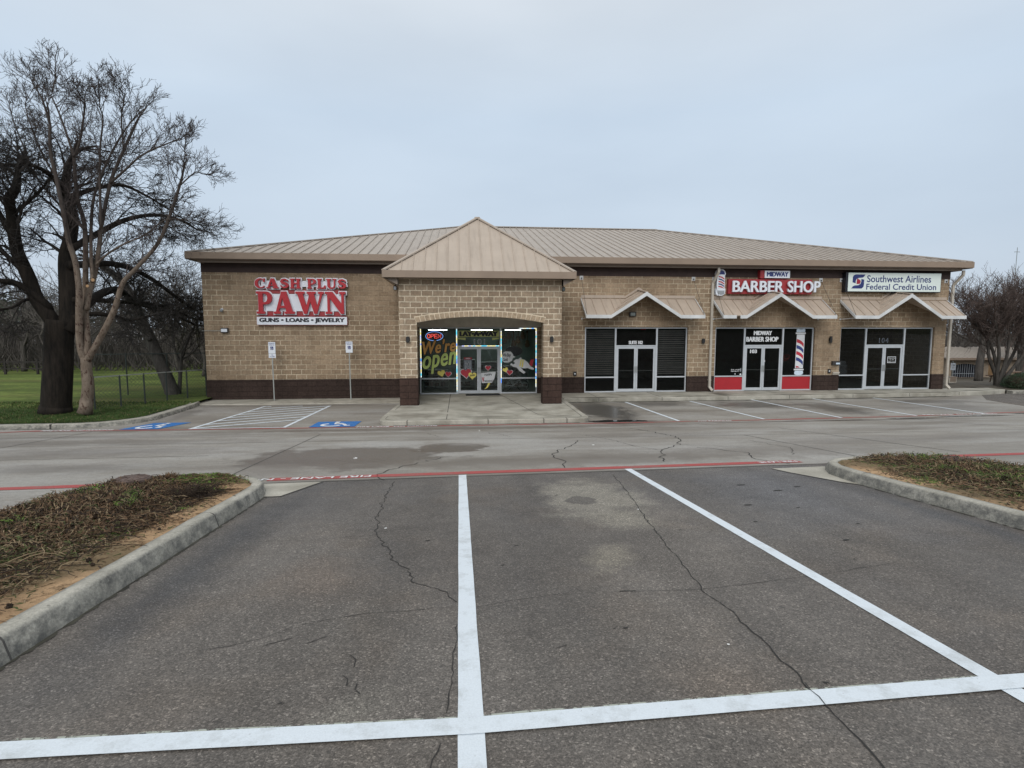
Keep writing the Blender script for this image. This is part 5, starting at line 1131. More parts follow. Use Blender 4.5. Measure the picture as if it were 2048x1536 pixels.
m=flatshape([[(cx-.22,4.72),(cx-.24,4.95),(cx-.18,5.02),(cx-.18,5.6),(cx-.22,5.68),(cx-.18,5.84),(cx-.05,5.92),(cx+.1,5.9),(cx+.2,5.82),(cx+.24,5.68),(cx+.2,5.6),(cx+.2,5.02),(cx+.24,4.95),(cx+.22,4.74),(cx+.1,4.66),(cx-.12,4.66)]],F-.001,.22); m.build('shaped_cabinet','sign_white',t)
m=flatshape([[(cx-.13,5.66),(cx+.19,5.66),(cx+.16,5.8),(cx+.03,5.85),(cx-.1,5.8)]],F-.222,.01); m.build('dark_cap','sign_navy',t); m=flatshape([[(cx-.13,4.75),(cx+.0,4.7),(cx+.1,4.7),(cx+.19,4.75),(cx+.19,4.9),(cx-.13,4.9)]],F-.222,.01); m.build('dark_base','vinyl_grey',t)
m=flatshape([[(cx-.12,5.0),(cx+.17,5.0),(cx+.17,5.58),(cx-.12,5.58)]],F-.222,.008); m.build('stripe_field','vinyl_white',t)
for k in range(5):
    z=5.53-k*.115; q=[(cx-.12,z),(cx+.02,z-.03),(cx+.17,z-.12),(cx+.17,z-.06),(cx+.04,z+.025),(cx-.12,z+.055)]
    flatshape([[(a,max(5.0,min(5.58,b))) for a,b in q]],F-.231,.004).build('stripe',('sign_red','sign_navy')[k%2],t)
t=thing('credit_union_sign',(21.7,F,5.36),'long pale rectangular sign reading Southwest Airlines Federal Credit Union','sign')
m=MB(); m.box(19.12,24.18,F-.28,F-.001,4.88,5.84); cb=m.build('dark_cabinet','sign_black',t,bevel=.01); m=MB(); m.box(19.24,24.15,F-.286,F-.2805,4.915,5.81); fc=m.build('pale_face','sign_cream',cb)
textmb('Southwest Airlines',20.22,23.62,5.36,5.70,F-.287,.003,.012).build('lettering','sign_navy',cb); textmb('Federal Credit Union',20.20,23.92,5.0,5.29,F-.287,.003,.012).build('lettering','sign_navy',cb)
s1=[(19.47,5.35),(19.47,5.6),(19.52,5.69),(19.62,5.73),(20.12,5.73),(20.05,5.62),(19.98,5.58),(19.76,5.56),(19.66,5.50),(19.63,5.42),(19.63,5.3)]
s2=[(20.07,5.48),(20.07,5.22),(20.04,5.12),(19.95,5.05),(19.42,5.05),(19.5,5.16),(19.6,5.2),(19.78,5.21),(19.88,5.27),(19.92,5.36),(19.92,5.52)]
flatshape([s1],F-.287,.003).build('logo_mark','sign_navy',cb); flatshape([s2],F-.287,.003).build('logo_mark','sign_navy',cb)
flatshape([[(19.68,5.27),(19.84,5.27),(19.9,5.37),(19.86,5.47),(19.78,5.5),(19.74,5.55),(19.69,5.5)]],F-.287,.003).build('logo_heart','sign_heart',cb)
for n_,dx,dz in (('pawn_shop_sign',.04,-.005),('barber_shop_sign',-.16,-.03),('barber_pole_sign',-.17,-.02),('credit_union_sign',-.24,-.03)):
    o=bpy.data.objects[n_]; o.location.x+=dx; o.location.z+=dz
# ---- accessible parking signs
def psign(x,y,ztop,lab,lower):
    t=thing('accessible_parking_sign',(x,y,-.14),lab,'parking sign','accessible parking signs by the pawn wall')
    m=MB(); m.bar((x,y,-.14),(x-.02,y,ztop-.05),.045,.03,(0,1,0)); m.build('post','galvanised',t)
    m=MB(); h=.50; m.box(x-.16,x+.14,y-.035,y-.03,ztop-h,ztop); pn=m.build('sign_panel','sign_white',t,bevel=.002)
    textmb('RESERVED',x-.13,x+.11,ztop-.09,ztop-.04,y-.036,.002,.01).build('lettering','vinyl_navy',pn); textmb('PARKING',x-.11,x+.09,ztop-.155,ztop-.11,y-.036,.002,.01).build('lettering','vinyl_navy',pn)
    m=MB(); m.box(x-.075,x+.055,y-.038,y-.0355,ztop-.345,ztop-.2); sy=m.build('blue_square','sign_navy',pn)
    m=MB()
    for pts in ([(x-.03,ztop-.225),(x-.025,ztop-.28),(x+.01,ztop-.285),(x+.025,ztop-.325)],[(x-.035+.03*math.cos(a),ztop-.3+.03*math.sin(a)) for a in [2.2+.5*i for i in range(8)]]):
        for a,b in zip(pts,pts[1:]): m.bar((a[0],y-.0395,a[1]),(b[0],y-.0395,b[1]),.011,.002,(0,1,0))
    m.build('wheelchair_figure','vinyl_white',sy)
    if lower:
        m=MB(); m.box(x-.155,x+.145,y-.035,y-.03,ztop-.70,ztop-.51); p2=m.build('lower_plate','sign_white',t); textmb('VAN\nACCESSIBLE',x-.11,x+.1,ztop-.66,ztop-.55,y-.036,.002,0,align='CENTER').build('lettering','vinyl_navy',p2)
    m=MB(); m.box(x-.165,x+.145,y-.0295,y-.025,ztop-h-.005,ztop+.005); m.build('panel_back','dark_pipe',pn)
x,y,z=P(549,803,25.45); x2,_,z2=P(545,684,25.45); psign(x,y,z2,'white and blue parking sign with a lower plate, left of the pair','y')
x,y,z=P(702,801,25.45); x2,_,z2=P(697,683,25.45); psign(x,y,z2,'white and blue parking sign with no lower plate, right of the pair',None)
exec_rest=True
# ================================================================== TREES
def rndperp(d):
    v=Vector((R.gauss(0,1),R.gauss(0,1),R.gauss(0,1))); v-=d*v.dot(d); return v.normalized()
class Tree:
    def __init__(s): s.tr=MB(); s.cr=MB(); s.n=0
    def limb(s,pts,r0,r1,n=8,mb=None):
        "surveyed limb: smooth a polyline, give it taper, return sample list"
        V=[Vector(p) for p in pts]; out=[]
        for i in range(len(V)-1):
            p0=V[max(i-1,0)];p1=V[i];p2=V[i+1];p3=V[min(i+2,len(V)-1)]
            for k in range(4):
                t=k/4; out.append(.5*((2*p1)+(p2-p0)*t+(2*p0-5*p1+4*p2-p3)*t*t+(3*p1-p0-3*p2+p3)*t**3))
        out.append(V[-1]); m=len(out); rad=[r0+(r1-r0)*i/(m-1) for i in range(m)]
        (mb or s.tr).tube(out,rad,n); return out,rad
    def grow(s,p,d,L,r,lvl,wig=.22,trop=.03,ratio=.62,nch=5,ang=(22,52),minr=.005,flat=0):
        k=5 if lvl>1 else 4; pts=[p.copy()]; rad=[r]; q=p.copy(); dd=d.copy()
        for i in range(k):
            dd=(dd+rndperp(dd)*wig*R.uniform(.3,1)+Vector((0,0,trop))).normalized(); q=q+dd*(L/k); pts.append(q.copy()); rad.append(max(minr*.6,r*(1-.72*(i+1)/k)))
        s.cr.tube(pts,rad,4 if r>.03 else 3,cap=False); s.n+=1
        if lvl<=0: return
        n=nch if lvl>1 else nch-1
        for j in range(n):
            t=.25+.75*(j+R.random()*.8)/n; i=min(k-1,int(t*k)); f=t*k-i; b=pts[i].lerp(pts[i+1],min(1,f)); base=(pts[i+1]-pts[i]).normalized()
            a=math.radians(R.uniform(*ang)); nd=(base*math.cos(a)+rndperp(base)*math.sin(a)).normalized()
            if flat: nd.z*=1-flat; nd.normalize()
            s.grow(b,nd,L*ratio*R.uniform(.7,1.2),max(minr,rad[i]*.55),lvl-1,wig,trop,ratio,nch,ang,minr,flat)
    def sprout(s,limb,n,L,lvl,r=.02,t0=.3,up=.35,out=None,**k):
        pts,rad=limb
        for j in range(n):
            t=t0+(1-t0)*(j+R.random())/n; i=min(len(pts)-2,int(t*(len(pts)-1))); base=(pts[i+1]-pts[i]).normalized()
            a=math.radians(R.uniform(25,65)); nd=base*math.cos(a)+rndperp(base)*math.sin(a)+Vector((0,0,up)); nd.normalize()
            s.grow(pts[i].lerp(pts[i+1],R.random()),nd,L*R.uniform(.7,1.25)*(1.15-.4*t),min(max(r,.3*rad[i]),.09),lvl,**k)
        e=(pts[-1]-pts[-2]).normalized(); s.grow(pts[-1],e,L*.8,rad[-1],lvl,**k)
    def done(s,name,base,label,tm,cm,group=None,cat='tree'):
        t=thing(name,base,label,cat,group); 
        if s.tr.v: s.tr.build('trunk',tm,t,smooth=True)
        s.cr.build('crown',cm,t); return t
# T1: tan-barked slim tree
T=Tree(); Y1=20.9
def pp(l,Y,dy=0): return [P(a,b,Y+dy*i) for i,(a,b) in enumerate(l)]
base=P(172,824,Y1)
tk=T.limb(pp([(172,826),(174,800),(176,770),(173,740),(171,715)],Y1),.20,.155,12)
T.tr.tube([P(170,826,Y1),P(172,815,Y1),P(173,800,Y1)],[.25,.215,.20],12)
L1=T.limb(pp([(170,722),(160,690),(158,628),(158,579),(151,525),(138,485),(128,431),(112,353),(101,301),(100,249)],Y1,-.08),.13,.045)
L2=T.limb(pp([(172,720),(174,690),(173,653),(171,616),(171,554),(171,480),(167,440),(154,392),(148,314)],Y1,.05),.12,.05)
L3=T.limb(pp([(172,620),(178,586),(186,562),(193,529),(200,480),(202,457),(221,366),(247,301),(271,249)],Y1,.12),.10,.04)
L4=T.limb(pp([(174,722),(184,705),(210,658),(228,621),(235,599),(247,564),(272,537),(317,485),(346,413),(359,372),(365,351)],Y1,-.1),.12,.035)
L5=T.limb(pp([(148,314),(140,288),(122,236),(104,195),(98,190)],Y1,.2),.045,.012); L6=T.limb(pp([(148,314),(160,280),(169,220),(170,205),(167,200)],Y1,-.2),.04,.012)
L7=T.limb(pp([(185,565),(182,500),(184,420),(195,370),(219,314),(245,267),(270,235),(292,215)],Y1,.25),.06,.015); L8=T.limb(pp([(221,366),(250,340),(286,309),(340,285),(362,277)],Y1,-.3),.045,.012)
L9=T.limb(pp([(167,457),(150,440),(110,400),(70,350),(50,300),(30,250),(20,215)],Y1,.3),.05,.012); L10=T.limb(pp([(202,457),(200,380),(200,300),(206,240),(200,215),(198,190)],Y1,-.25),.045,.01)
L11=T.limb(pp([(193,529),(215,508),(250,487),(290,470),(330,440),(380,440)],Y1,-.2),.04,.012); L12=T.limb(pp([(365,351),(372,320),(369,300),(372,285)],Y1,.2),.025,.008); L13=T.limb(pp([(359,372),(390,345),(405,348),(425,352)],Y1,.1),.025,.006)
L14=T.limb(pp([(247,301),(243,240),(248,200),(251,180)],Y1,-.2),.03,.008); L15=T.limb(pp([(100,249),(85,200),(70,175),(62,160)],Y1,.2),.04,.008); L16=T.limb(pp([(104,184),(112,150),(107,150),(104,142)],Y1,.1),.025,.006); L17=T.limb(pp([(112,353),(80,300),(55,230),(50,205)],Y1,.2),.03,.008)
kw=dict(wig=.2,trop=.05,ratio=.6,nch=4,minr=.0066)
for l,n,L,t0 in ((L1,9,1.9,.5),(L2,8,1.8,.6),(L3,11,1.8,.45),(L4,11,1.7,.5),(L5,9,1.6,.1),(L6,9,1.5,.1),(L7,11,1.6,.2),(L8,10,1.5,.1),(L9,11,1.6,.2),(L10,11,1.6,.15),(L11,8,1.2,.2),(L12,6,1.2,.1),(L13,7,1.1,.1),(L14,9,1.4,.1),(L15,8,1.4,.1),(L16,6,1.2,.1),(L17,7,1.4,.1)):
    T.sprout(l,int(n*1.3),L*.56,3,.016,t0,up=.4,**kw)
T.done('bare_tree',base,'slim tan barked tree with several stems standing in front of the dark oak','bark_tan','twig_brown')
m=MB()
for a,b,r in ((229,616,.075),(248,561,.05),(186,560,.055),(175,572,.05)):
    q=P(a,b,Y1-.16); m.lathe(q,[(r,0),(r*.98,.015),(r*.5,.02)],14,'y')
tt=bpy.data.objects['bare_tree']; m.build('pruning_scar','wood_tan',tt)
# T2: big dark oak
T=Tree(); Y2=21.6; o2=P(112,822,Y2)
T.limb(pp([(112,828),(113,800),(115,760),(117,720),(118,680),(120,640)],Y2),.47,.43,16)
T.tr.tube([P(111,826,Y2),P(112,812,Y2)],[.53,.49],16)
A1=T.limb(pp([(112,668),(104,641),(74,599),(57,554),(37,510),(30,480),(24,430),(18,400),(30,380)],Y2,-.1),.26,.14,10)
A2=T.limb(pp([(100,620),(94,609),(54,579),(25,564),(0,561),(-40,540)],Y2,-.25),.13,.07,8)
A3=T.limb(pp([(130,660),(138,641),(136,579),(133,517),(140,480),(145,430),(130,390),(135,340)],Y2,.1),.34,.12,12)
A4=T.limb(pp([(150,640),(178,604),(210,584),(240,580),(272,604),(346,628),(390,650)],Y2,1.5),.20,.06,8)
A5=T.limb(pp([(145,640),(178,628),(223,631),(260,640),(300,632)],Y2,.5),.10,.05,8)
A6=T.limb(pp([(140,530),(173,529),(235,529),(297,554),(360,600),(385,618)],Y2,1.6),.16,.05,8)
A7=T.limb(pp([(140,500),(190,470),(250,440),(310,430),(360,440),(395,460)],Y2,1.3),.13,.04,8)
A8=T.limb(pp([(30,480),(0,430),(-30,380),(-50,330)],Y2,.2),.12,.05,8); A9=T.limb(pp([(57,554),(30,527),(0,500),(-50,470)],Y2,-.3),.11,.05,8)
A10=T.limb(pp([(130,390),(100,350),(60,330),(10,330),(-30,320)],Y2,-.4),.09,.04,8); A11=T.limb(pp([(135,400),(180,380),(240,370),(290,390),(340,420)],Y2,.5),.09,.03,8)
A12=T.limb(pp([(150,600),(190,600),(247,604),(321,611),(380,635)],Y2,1.9),.12,.05,8); A13=T.limb(pp([(24,430),(60,400),(90,370),(110,330)],Y2,.4),.07,.03,8); A14=T.limb(pp([(74,599),(50,600),(25,615),(-10,620)],Y2,-.5),.06,.03,6)
kw=dict(wig=.34,trop=.0,ratio=.62,nch=5,minr=.0095,ang=(25,60),flat=.25)
for l,n,L,t0 in ((A1,9,1.7,.4),(A2,9,1.5,.2),(A3,10,1.8,.45),(A4,14,1.5,.25),(A5,7,1.1,.3),(A6,14,1.6,.2),(A7,14,1.6,.2),(A8,9,1.6,.1),(A9,9,1.5,.2),(A10,11,1.5,.1),(A11,12,1.5,.1),(A12,12,1.3,.3),(A13,8,1.3,.1),(A14,6,1.0,.2)):
    T.sprout(l,n,L*1.05,3,.024,t0,up=.12,**kw)
T.done('bare_tree',o2,'massive dark oak with a thick black trunk at the far left','bark_oak','twig_dark')
# T3 leaning tree behind the fence and its thin neighbour
T=Tree(); Y3=27.5; o3=P(346,795,Y3)
a=T.limb(pp([(348,800),(341,775),(321,727),(304,685),(279,633),(262,591),(240,560),(215,540)],Y3,.1),.33,.14,12); T.sprout(a,12,1.9,2,.03,.45,up=.3,wig=.3,trop=.03,minr=.01)
b=T.limb(pp([(300,680),(285,672),(265,674)],Y3,.1),.09,.05,6); T.sprout(b,4,1.2,2,.02,.3,up=.2,minr=.01)
T.done('bare_tree',o3,'grey leaning trunk behind the wire fence beside the pawn wall','bark_grey','twig_dark')
T=Tree(); o=P(358,793,27.8); a=T.limb(pp([(358,796),(360,760),(363,720),(372,690),(385,660)],27.8),.10,.05,8); b=T.limb(pp([(362,730),(350,700),(345,670),(350,640)],27.8),.06,.03,6); c=T.limb(pp([(363,720),(390,700),(405,670)],27.8),.05,.03,6)
for l in (a,b,c): T.sprout(l,8,1.5,2,.015,.3,up=.4,minr=.009)
T.done('bare_tree',o,'thin forked young tree beside the leaning trunk','bark_grey','twig_dark')
# distant trees left
def fartree(x,y,h,lab,mats=('bark_grey','twig_far'),lv=3,spread=1.,seed=0,group=None,rscale=1.):
    T=Tree(); z=lz(x,y) if x<-11 else rzz(y); b=Vector((x,y,z)); r=h*.028*rscale
    tk=T.limb([b,b+Vector((R.uniform(-.2,.2),0,h*.18)),b+Vector((R.uniform(-.3,.3),0,h*.34))],r,r*.75,8)
    top=tk[0][-1]
    for k in range(6):
        a=k*1.05+R.uniform(0,.6); e=R.uniform(.5,1.2); d=Vector((math.cos(a)*math.cos(e)*spread,math.sin(a)*math.cos(e)*spread,math.sin(e))).normalized()
        T.grow(top-Vector((0,0,R.uniform(0,h*.08))),d,h*.42,r*.5,lv,wig=.28,trop=.05,ratio=.62,nch=5,minr=.016)
    return T.done('bare_tree',tuple(b),lab,mats[0],mats[1],group)
grp='bare trees beyond the lawn'

spots=[(-47,48,8.5,'wide bare tree farthest left beyond the lawn'),(-40,44,7.5,'bare tree beyond the lawn beside the white roofed shed'),(-36,52,9,'tall bare tree behind the white roofed shed'),(-31,43,7,'low bare tree seen left of the black oak trunk'),(-28,50,8.5,'bare tree seen behind the black oak trunk'),(-25,40,6.5,'short bare tree seen between the oak and the tan tree'),(-24,50,9,'bare tree seen behind the tan tree'),(-20,42,7,'bare tree right of the tan tree beyond the wire fence'),(-21,56,9.5,'tall bare tree far behind the wire fence'),(-17.5,46,8,'bare tree seen left of the leaning trunk'),(-16.5,38,6.5,'low spreading tree directly behind the leaning trunk'),(-14.5,50,9,'bare tree seen right of the leaning trunk'),(-14,41,7.5,'bare tree seen against the left corner of the shops'),(-34,60,10,'very tall bare tree in the distance behind the oak'),(-44,60,10,'very tall bare tree in the distance at the far left')]
for x,y,h,l in spots: fartree(x,y,h,l,group=grp,lv=3)
# far wood and undergrowth as masses
m=MB()
for _ in range(26000):
    x=R.uniform(-85,-13); y=R.uniform(42,75); z=-.4; h=R.uniform(1.,6.2)*(.75+.006*(y-40))*(1+.5*mn.noise((x*.15,y*.1,0))); zz=R.uniform(0,h*.7)
    dx,dy=R.uniform(-.9,.9),R.uniform(-.4,.4); m.tube([(x,y,z+zz),(x+dx*.5,y+dy,z+zz+h*.2),(x+dx,y+dy,z+zz+h*.42)],[.04,.03,.015],3,cap=False)
tag(m.build('distant_undergrowth','twig_far'),'grey brown tangle of bare brush along the far side of the lawn','brush',kind='stuff')
m=MB()
for _ in range(15000):
    u=R.random(); x=-60+R.gauss(0,9); y=75+R.gauss(0,5); top=5.5*math.exp(-((x+62)/13)**2)+2.4+1.2*mn.noise((x*.2,0,3)); z=R.uniform(-.5,max(.3,top)); w=R.uniform(.12,.3); a=R.uniform(0,3.14)
    c,s_=math.cos(a)*w,math.sin(a)*w; m.add([(x-c,y-s_,z),(x+c,y+s_,z+R.uniform(-.1,.1)),(x+R.uniform(-.2,.2),y,z+w*1.4)],[(0,1,2)])
tag(m.build('evergreen_thicket','leaf_evergreen'),'dark evergreen thicket rising behind the houses at the far left','thicket',kind='stuff')
m=MB(); hx=np.linspace(-260,-8,34)
m=grid('h',list(hx),[110,120,140,200],'x',zf=lambda x,y:(-1 if y<115 else 3.2+1.6*mn.noise((x*.03,0,0)) if y<130 else 3.+2*mn.noise((x*.03,1,0)) if y<160 else 0)); struct('hills',m,'leaf_evergreen',smooth=True)
def rough(ob): pass
# chain link fences
def fence(x0,y0,x1,y1,h,n,lab,name='chain_link_fence'):
    t=thing(name,((x0+x1)/2,(y0+y1)/2,-.05),lab,'fence')
    zb=lambda x,y: lz(x,y)
    m=MB(); m.bar((x0,y0,zb(x0,y0)+h),(x1,y1,zb(x1,y1)+h),.04); m.build('top_rail','galvanised' if h<1.4 else 'dark_pipe',t)
    for k in range(n):
        f=k/(n-1); x=x0+(x1-x0)*f; y=y0+(y1-y0)*f; z=zb(x,y); m=MB(); m.tube([(x,y,z-.1),(x,y,z+h+.04)],.03,6); m.build('post','dark_pipe',t)
    m=MB(); L=math.hypot(x1-x0,y1-y0); ux,uy=(x1-x0)/L,(y1-y0)/L; st=.16; k=-h
    while k<L:
        for sg in (0,1):
            a0=max(0,k); a1=min(L,k+h)
            if a1<=a0: continue
            za,zb_=((a0-k),(a1-k)) if sg==0 else (h-(a0-k),h-(a1-k)); pa=(x0+ux*a0,y0+uy*a0); pb=(x0+ux*a1,y0+uy*a1); g0,g1=zb(*pa),zb(*pb)
            m.bar((pa[0],pa[1],g0+za),(pb[0],pb[1],g1+zb_),.0045)
        k+=st
    m.build('wire_mesh','dark_pipe',t)
q0=P(190,811,22.3); q1=P(418,792,26.8); fence(q0[0],q0[1],q1[0]-.1,q1[1],1.22,6,'low chain link fence with a pale top rail beside the tan tree')
q0=P(185,790,27.); q1=P(418,780,28.4); fence(q0[0],26.5,q1[0],28.2,1.9,4,'tall chain link fence with dark rail behind the low one')
# houses beyond the lawn
def house(x,y,w,d,h,rh,lab,wm,rm,over=.4):
    t=thing('house',(x,y,-.4),lab,'house'); m=MB(); m.box(x-w/2,x+w/2,y,y+d,-.6,h); m.build('wall',wm,t)
    m=MB(); m.thick([(x-w/2-over,y-over,h),(x+w/2+over,y-over,h),(x+w/2+over,y+d/2,h+rh),(x-w/2-over,y+d/2,h+rh)],.12); m.thick([(x+w/2+over,y+d+over,h),(x-w/2-over,y+d+over,h),(x-w/2-over,y+d/2,h+rh),(x+w/2+over,y+d/2,h+rh)],.12); m.build('roof',rm,t)
    for k in range(3):
        wx=x-w/2+w*(k+.5)/3; m=MB(); m.box(wx-.45,wx+.45,y-.04,y-.001,.7,1.6); f=m.build('window','vinyl_white',t); m=MB(); m.box(wx-.38,wx+.38,y-.05,y-.041,.77,1.53); m.build('pane','sign_black',f)
house(-50,57,9,6,.7,.45,'low shed with a bright white roof at the far left','house_grey','white_roof'); house(-41,64,9,7,1.9,1.5,'grey roofed house behind the far left trees','house_grey','grey_roof'); house(-35,62,6,6,1.3,1.6,'small grey house seen between the oak and the tan tree','house_grey','grey_roof')
m=MB()
t=thing('rail_fence',(-45,40,-.2),'dark wooden rail fence along the far side of the lawn','fence')
for k in range(16): m=MB(); x=-56+k*2.0; m.box(x-.06,x+.06,39.95,40.05,-.3,1.05); m.build('post','twig_dark',t)
for z in (.4,.85): m=MB(); m.box(-56,-26,39.96,40.02,z,z+.09); m.build('rail','twig_dark',t)
# ================================================================== RIGHT SIDE
T=Tree(); Yr=28.; o=P(1992,787,Yr)
stems=[]
for l in ([(1990,792),(1990,770),(1993,740),(1985,700),(1965,665),(1940,640)],[(1991,790),(1994,750),(1998,710),(1995,670),(1990,640)],[(1993,790),(2000,755),(2012,720),(2018,680),(2020,640)],[(1994,790),(2008,760),(2035,725),(2060,690),(2080,650)],[(1990,788),(1990,750),(1978,715),(1975,680),(1968,640)],[(1994,788),(2005,750),(2028,705),(2045,660),(2050,620)],[(1996,788),(2020,760),(2055,740),(2090,710)]):
    stems.append(T.limb(pp(l,Yr,R.uniform(-.25,.25)),.11,.055,8))
for l in stems: T.sprout(l,12,2.0,3,.02,.5,up=.45,wig=.2,trop=.05,ratio=.6,nch=5,minr=.009,ang=(20,48))
T.done('crape_myrtle',o,'many stemmed reddish twigged tree at the right end of the shops','bark_grey','twig_red')
def righttree(px,Y,h,lab,**k):
    x=P(px,780,Y)[0]; return fartree(x,Y,h,lab,group='bare trees at the right end of the shops',**k)
righttree(1955,40,8.6,'thick grey trunked bare tree directly behind the reddish tree',lv=3,spread=1.3,rscale=1.3); righttree(2035,46,9.4,'tall bare tree at the right edge behind the picnic table',lv=3,rscale=1.4); righttree(1915,52,9.5,'bare tree just beyond the right corner of the shops',lv=3); righttree(2110,38,7.5,'bare tree cut by the right edge of the view',lv=3)
# hedge
def bush(px,Y,r,h,lab):
    c=P(px,797,Y); t=thing('round_hedge',(c[0],Y,-.15),lab,'hedge'); m=MB()
    for _ in range(5200):
        a=R.uniform(0,6.28); e=math.asin(R.uniform(-.2,1)); k=R.uniform(.78,1.04)*(1+.08*mn.noise((a*2,e*3,px*.1))); x=c[0]+r*k*math.cos(a)*math.cos(e); y=Y+r*k*math.sin(a)*math.cos(e); z=-.1+h*.2+h*.8*k*math.sin(e); w=.03
        d=rndperp(Vector((math.cos(a)*math.cos(e),math.sin(a)*math.cos(e),math.sin(e)+.3)).normalized()); u=Vector((R.gauss(0,1),R.gauss(0,1),R.gauss(0,1))).normalized()
        p=Vector((x,y,z)); m.add([tuple(p-d*w*.5),tuple(p+u*w),tuple(p+d*w*.5),tuple(p-u*w*.6)],[(0,1,2,3)])
    m.build('leaves','leaf_hedge',t); m=MB(); m.lathe((c[0],Y,-.15),[(r*.4,0),(r*.75,h*.2),(r*.8,h*.5),(r*.6,h*.75),(r*.2,h*.85)],14); m.build('inner_branches','vine_dark',t)
bush(2040,26.5,.85,.85,'clipped dark green round hedge at the right edge'); bush(2085,26.8,.9,.95,'larger clipped dark green hedge cut by the right edge')
# neighbouring building
nb=thing('neighbouring_building',(55,48,0),'low tan building with a metal roof and an arched barred window on the right','building')
x0=P(1893,760,48)[0]; x1=x0+14
m=MB(); wx0,wx1=P(1903,740,48)[0],P(1957,740,48)[0]; zs0,zs1=P(1930,755,48)[2],P(1930,727,48)[2]
EV=P(1930,716,48)[2]; m.box(x0,wx0,48,48.3,-1.8,EV); m.box(wx1,x1,48,48.3,-1.8,EV); m.box(wx0,wx1,48,48.3,-1.8,zs0)
n=12
def aw(x): u=(x-(wx0+wx1)/2)/((wx1-wx0)/2); return zs1-.42+.42*math.sqrt(max(0,1-u*u))
for i in range(n):
    a=wx0+(wx1-wx0)*i/n; b=wx0+(wx1-wx0)*(i+1)/n; m.prism([(a,aw(a)-.02),(b,aw(b)-.02),(b,EV),(a,EV)],48,48.3)
m.box(x0,x0+.3,48.3,58,-1.8,EV); m.build('wall','house_wall',nb)
m=MB(); m.box(wx0,wx1,48.1,48.14,zs0,EV-.02); w=m.build('arched_window','sign_black',nb); m=MB()
for k in range(13): x=wx0+(wx1-wx0)*k/12; m.box(x-.02,x+.02,48.04,48.07,zs0,aw(x)-.03)
m.box(wx0,wx1,48.03,48.038,zs0+.35,zs0+.4); m.build('bars','vinyl_grey',w); m=MB(); m.box(wx0-.15,wx1+.15,47.9,48,zs0-.1,zs0); m.build('sill','wood_tan',nb)
m=MB(); zr=P(1930,697,52)[2]; m.thick([(x0-.6,47.3,EV+.01),(x1+.6,47.3,EV+.01),(x1+.6,52,zr+.15),(x0-.6,52,zr+.15)],.08)
for k in range(30): x=x0-.5+k*.5; m.bar((x,47.3,EV+.04),(x,52,zr+.18),.04,.06)
m.thick([(x1+.6,57,EV+.01),(x0-.6,57,EV+.01),(x0-.6,52,zr+.15),(x1+.6,52,zr+.15)],.08); r_=m.build('roof','roof_metal',nb); m=MB(); m.box(x0-.6,x1+.6,47.24,47.295,EV-.16,EV+.05); m.build('fascia','fascia_tan',r_)
# sign on pole, utility box, wooden box, picnic table, cross
x,y,z=P(1903,760,31); t=thing('notice_sign',(x,y,-.3),'small white notice sign on a pole past the right corner of the shops','sign'); m=MB(); m.bar((x,y,-.4),(x,y,P(1903,722,31)[2]),.05); m.build('post','galvanised',t)
za,zb=P(1903,740,31)[2],P(1903,726,31)[2]; m=MB(); m.box(x-.16,x+.16,y-.05,y-.03,za,zb); b=m.build('sign_panel','sign_white',t); textmb('NO PARKING\nANY TIME',x-.12,x+.12,za+.08,zb-.08,y-.051,.002,.0,align='CENTER').build('lettering','vinyl_grey',b)
x,y,z=P(1901,765,30); t=thing('utility_box',(x,y,-.1),'beige steel utility cabinet beside the right downspout','utility box'); m=MB(); m.box(x-.24,x+.24,y-.15,y+.2,-.1,P(1901,754,30)[2]); m.build('cabinet','downspout_cream',t,bevel=.02); m=MB(); m.box(x-.18,x+.18,y-.165,y-.151,-.02,.25); m.build('door','gutter_tan',t); m=MB(); m.box(x-.26,x+.26,y-.17,y+.22,P(1901,754,30)[2],P(1901,754,30)[2]+.03); m.build('lid','gutter_tan',t)
x,y,_=P(1985,750,34); za,zb=P(1985,752,34)[2],P(1985,729,34)[2]
t=thing('wooden_stand_box',(x,y,-.1),'orange brown wooden box on legs behind the reddish tree','box'); m=MB(); m.box(x-.2,x+.2,y-.15,y+.15,za,zb); m.build('box_body','wood_tan',t,bevel=.01); m=MB(); m.box(x-.24,x+.24,y-.19,y+.19,zb,zb+.05); m.box(x-.24,x+.24,y-.17,y-.155,za+.3,za+.34); m.build('lid','wood_brown',t)
for sx in (-1,1): m=MB(); m.bar((x+sx*.08,y,za),(x+sx*.17,y,-.6),.05); m.build('leg','wood_brown',t)
for px,lab in ((2020,'dark picnic table seen between the tree stems'),(2075,'dark picnic table cut by the right edge')):
    x,y,_=P(px,765,33); dz=-.38; t=thing('picnic_table',(x,y,-.1),lab,'picnic table','picnic tables on the right'); TT=t; m=MB(); m.box(x-.9,x+.9,y-.38,y+.38,.6,.66); m.build('tabletop','wood_brown',t)
    for sy in (-.75,.75): m=MB(); m.box(x-.9,x+.9,y+sy-.13,y+sy+.13,.32,.37); m.build('bench','wood_brown',t)
    for sx in (-.65,.65):
        m=MB(); m.bar((x+sx,y-.5,-.1),(x+sx,y-.2,.6),.07); m.bar((x+sx,y+.5,-.1),(x+sx,y+.2,.6),.07); m.bar((x+sx,y-.85,.29),(x+sx,y+.85,.29),.05); m.build('trestle','wood_brown',t)
    TT.location.z-=.36
x,y,z=P(2035,495,70); t=thing('rooftop_cross',(x,y,-.1),'thin cross rising above the reddish tree top','cross'); m=MB(); m.bar((x,y,-1.8),(x,y,z),.05); m.build('mast','galvanised',t); m=MB(); m.box(x-.42,x+.42,y-.03,y+.03,z-.62,z-.56); m.build('crossbar','galvanised',t)
m=MB()
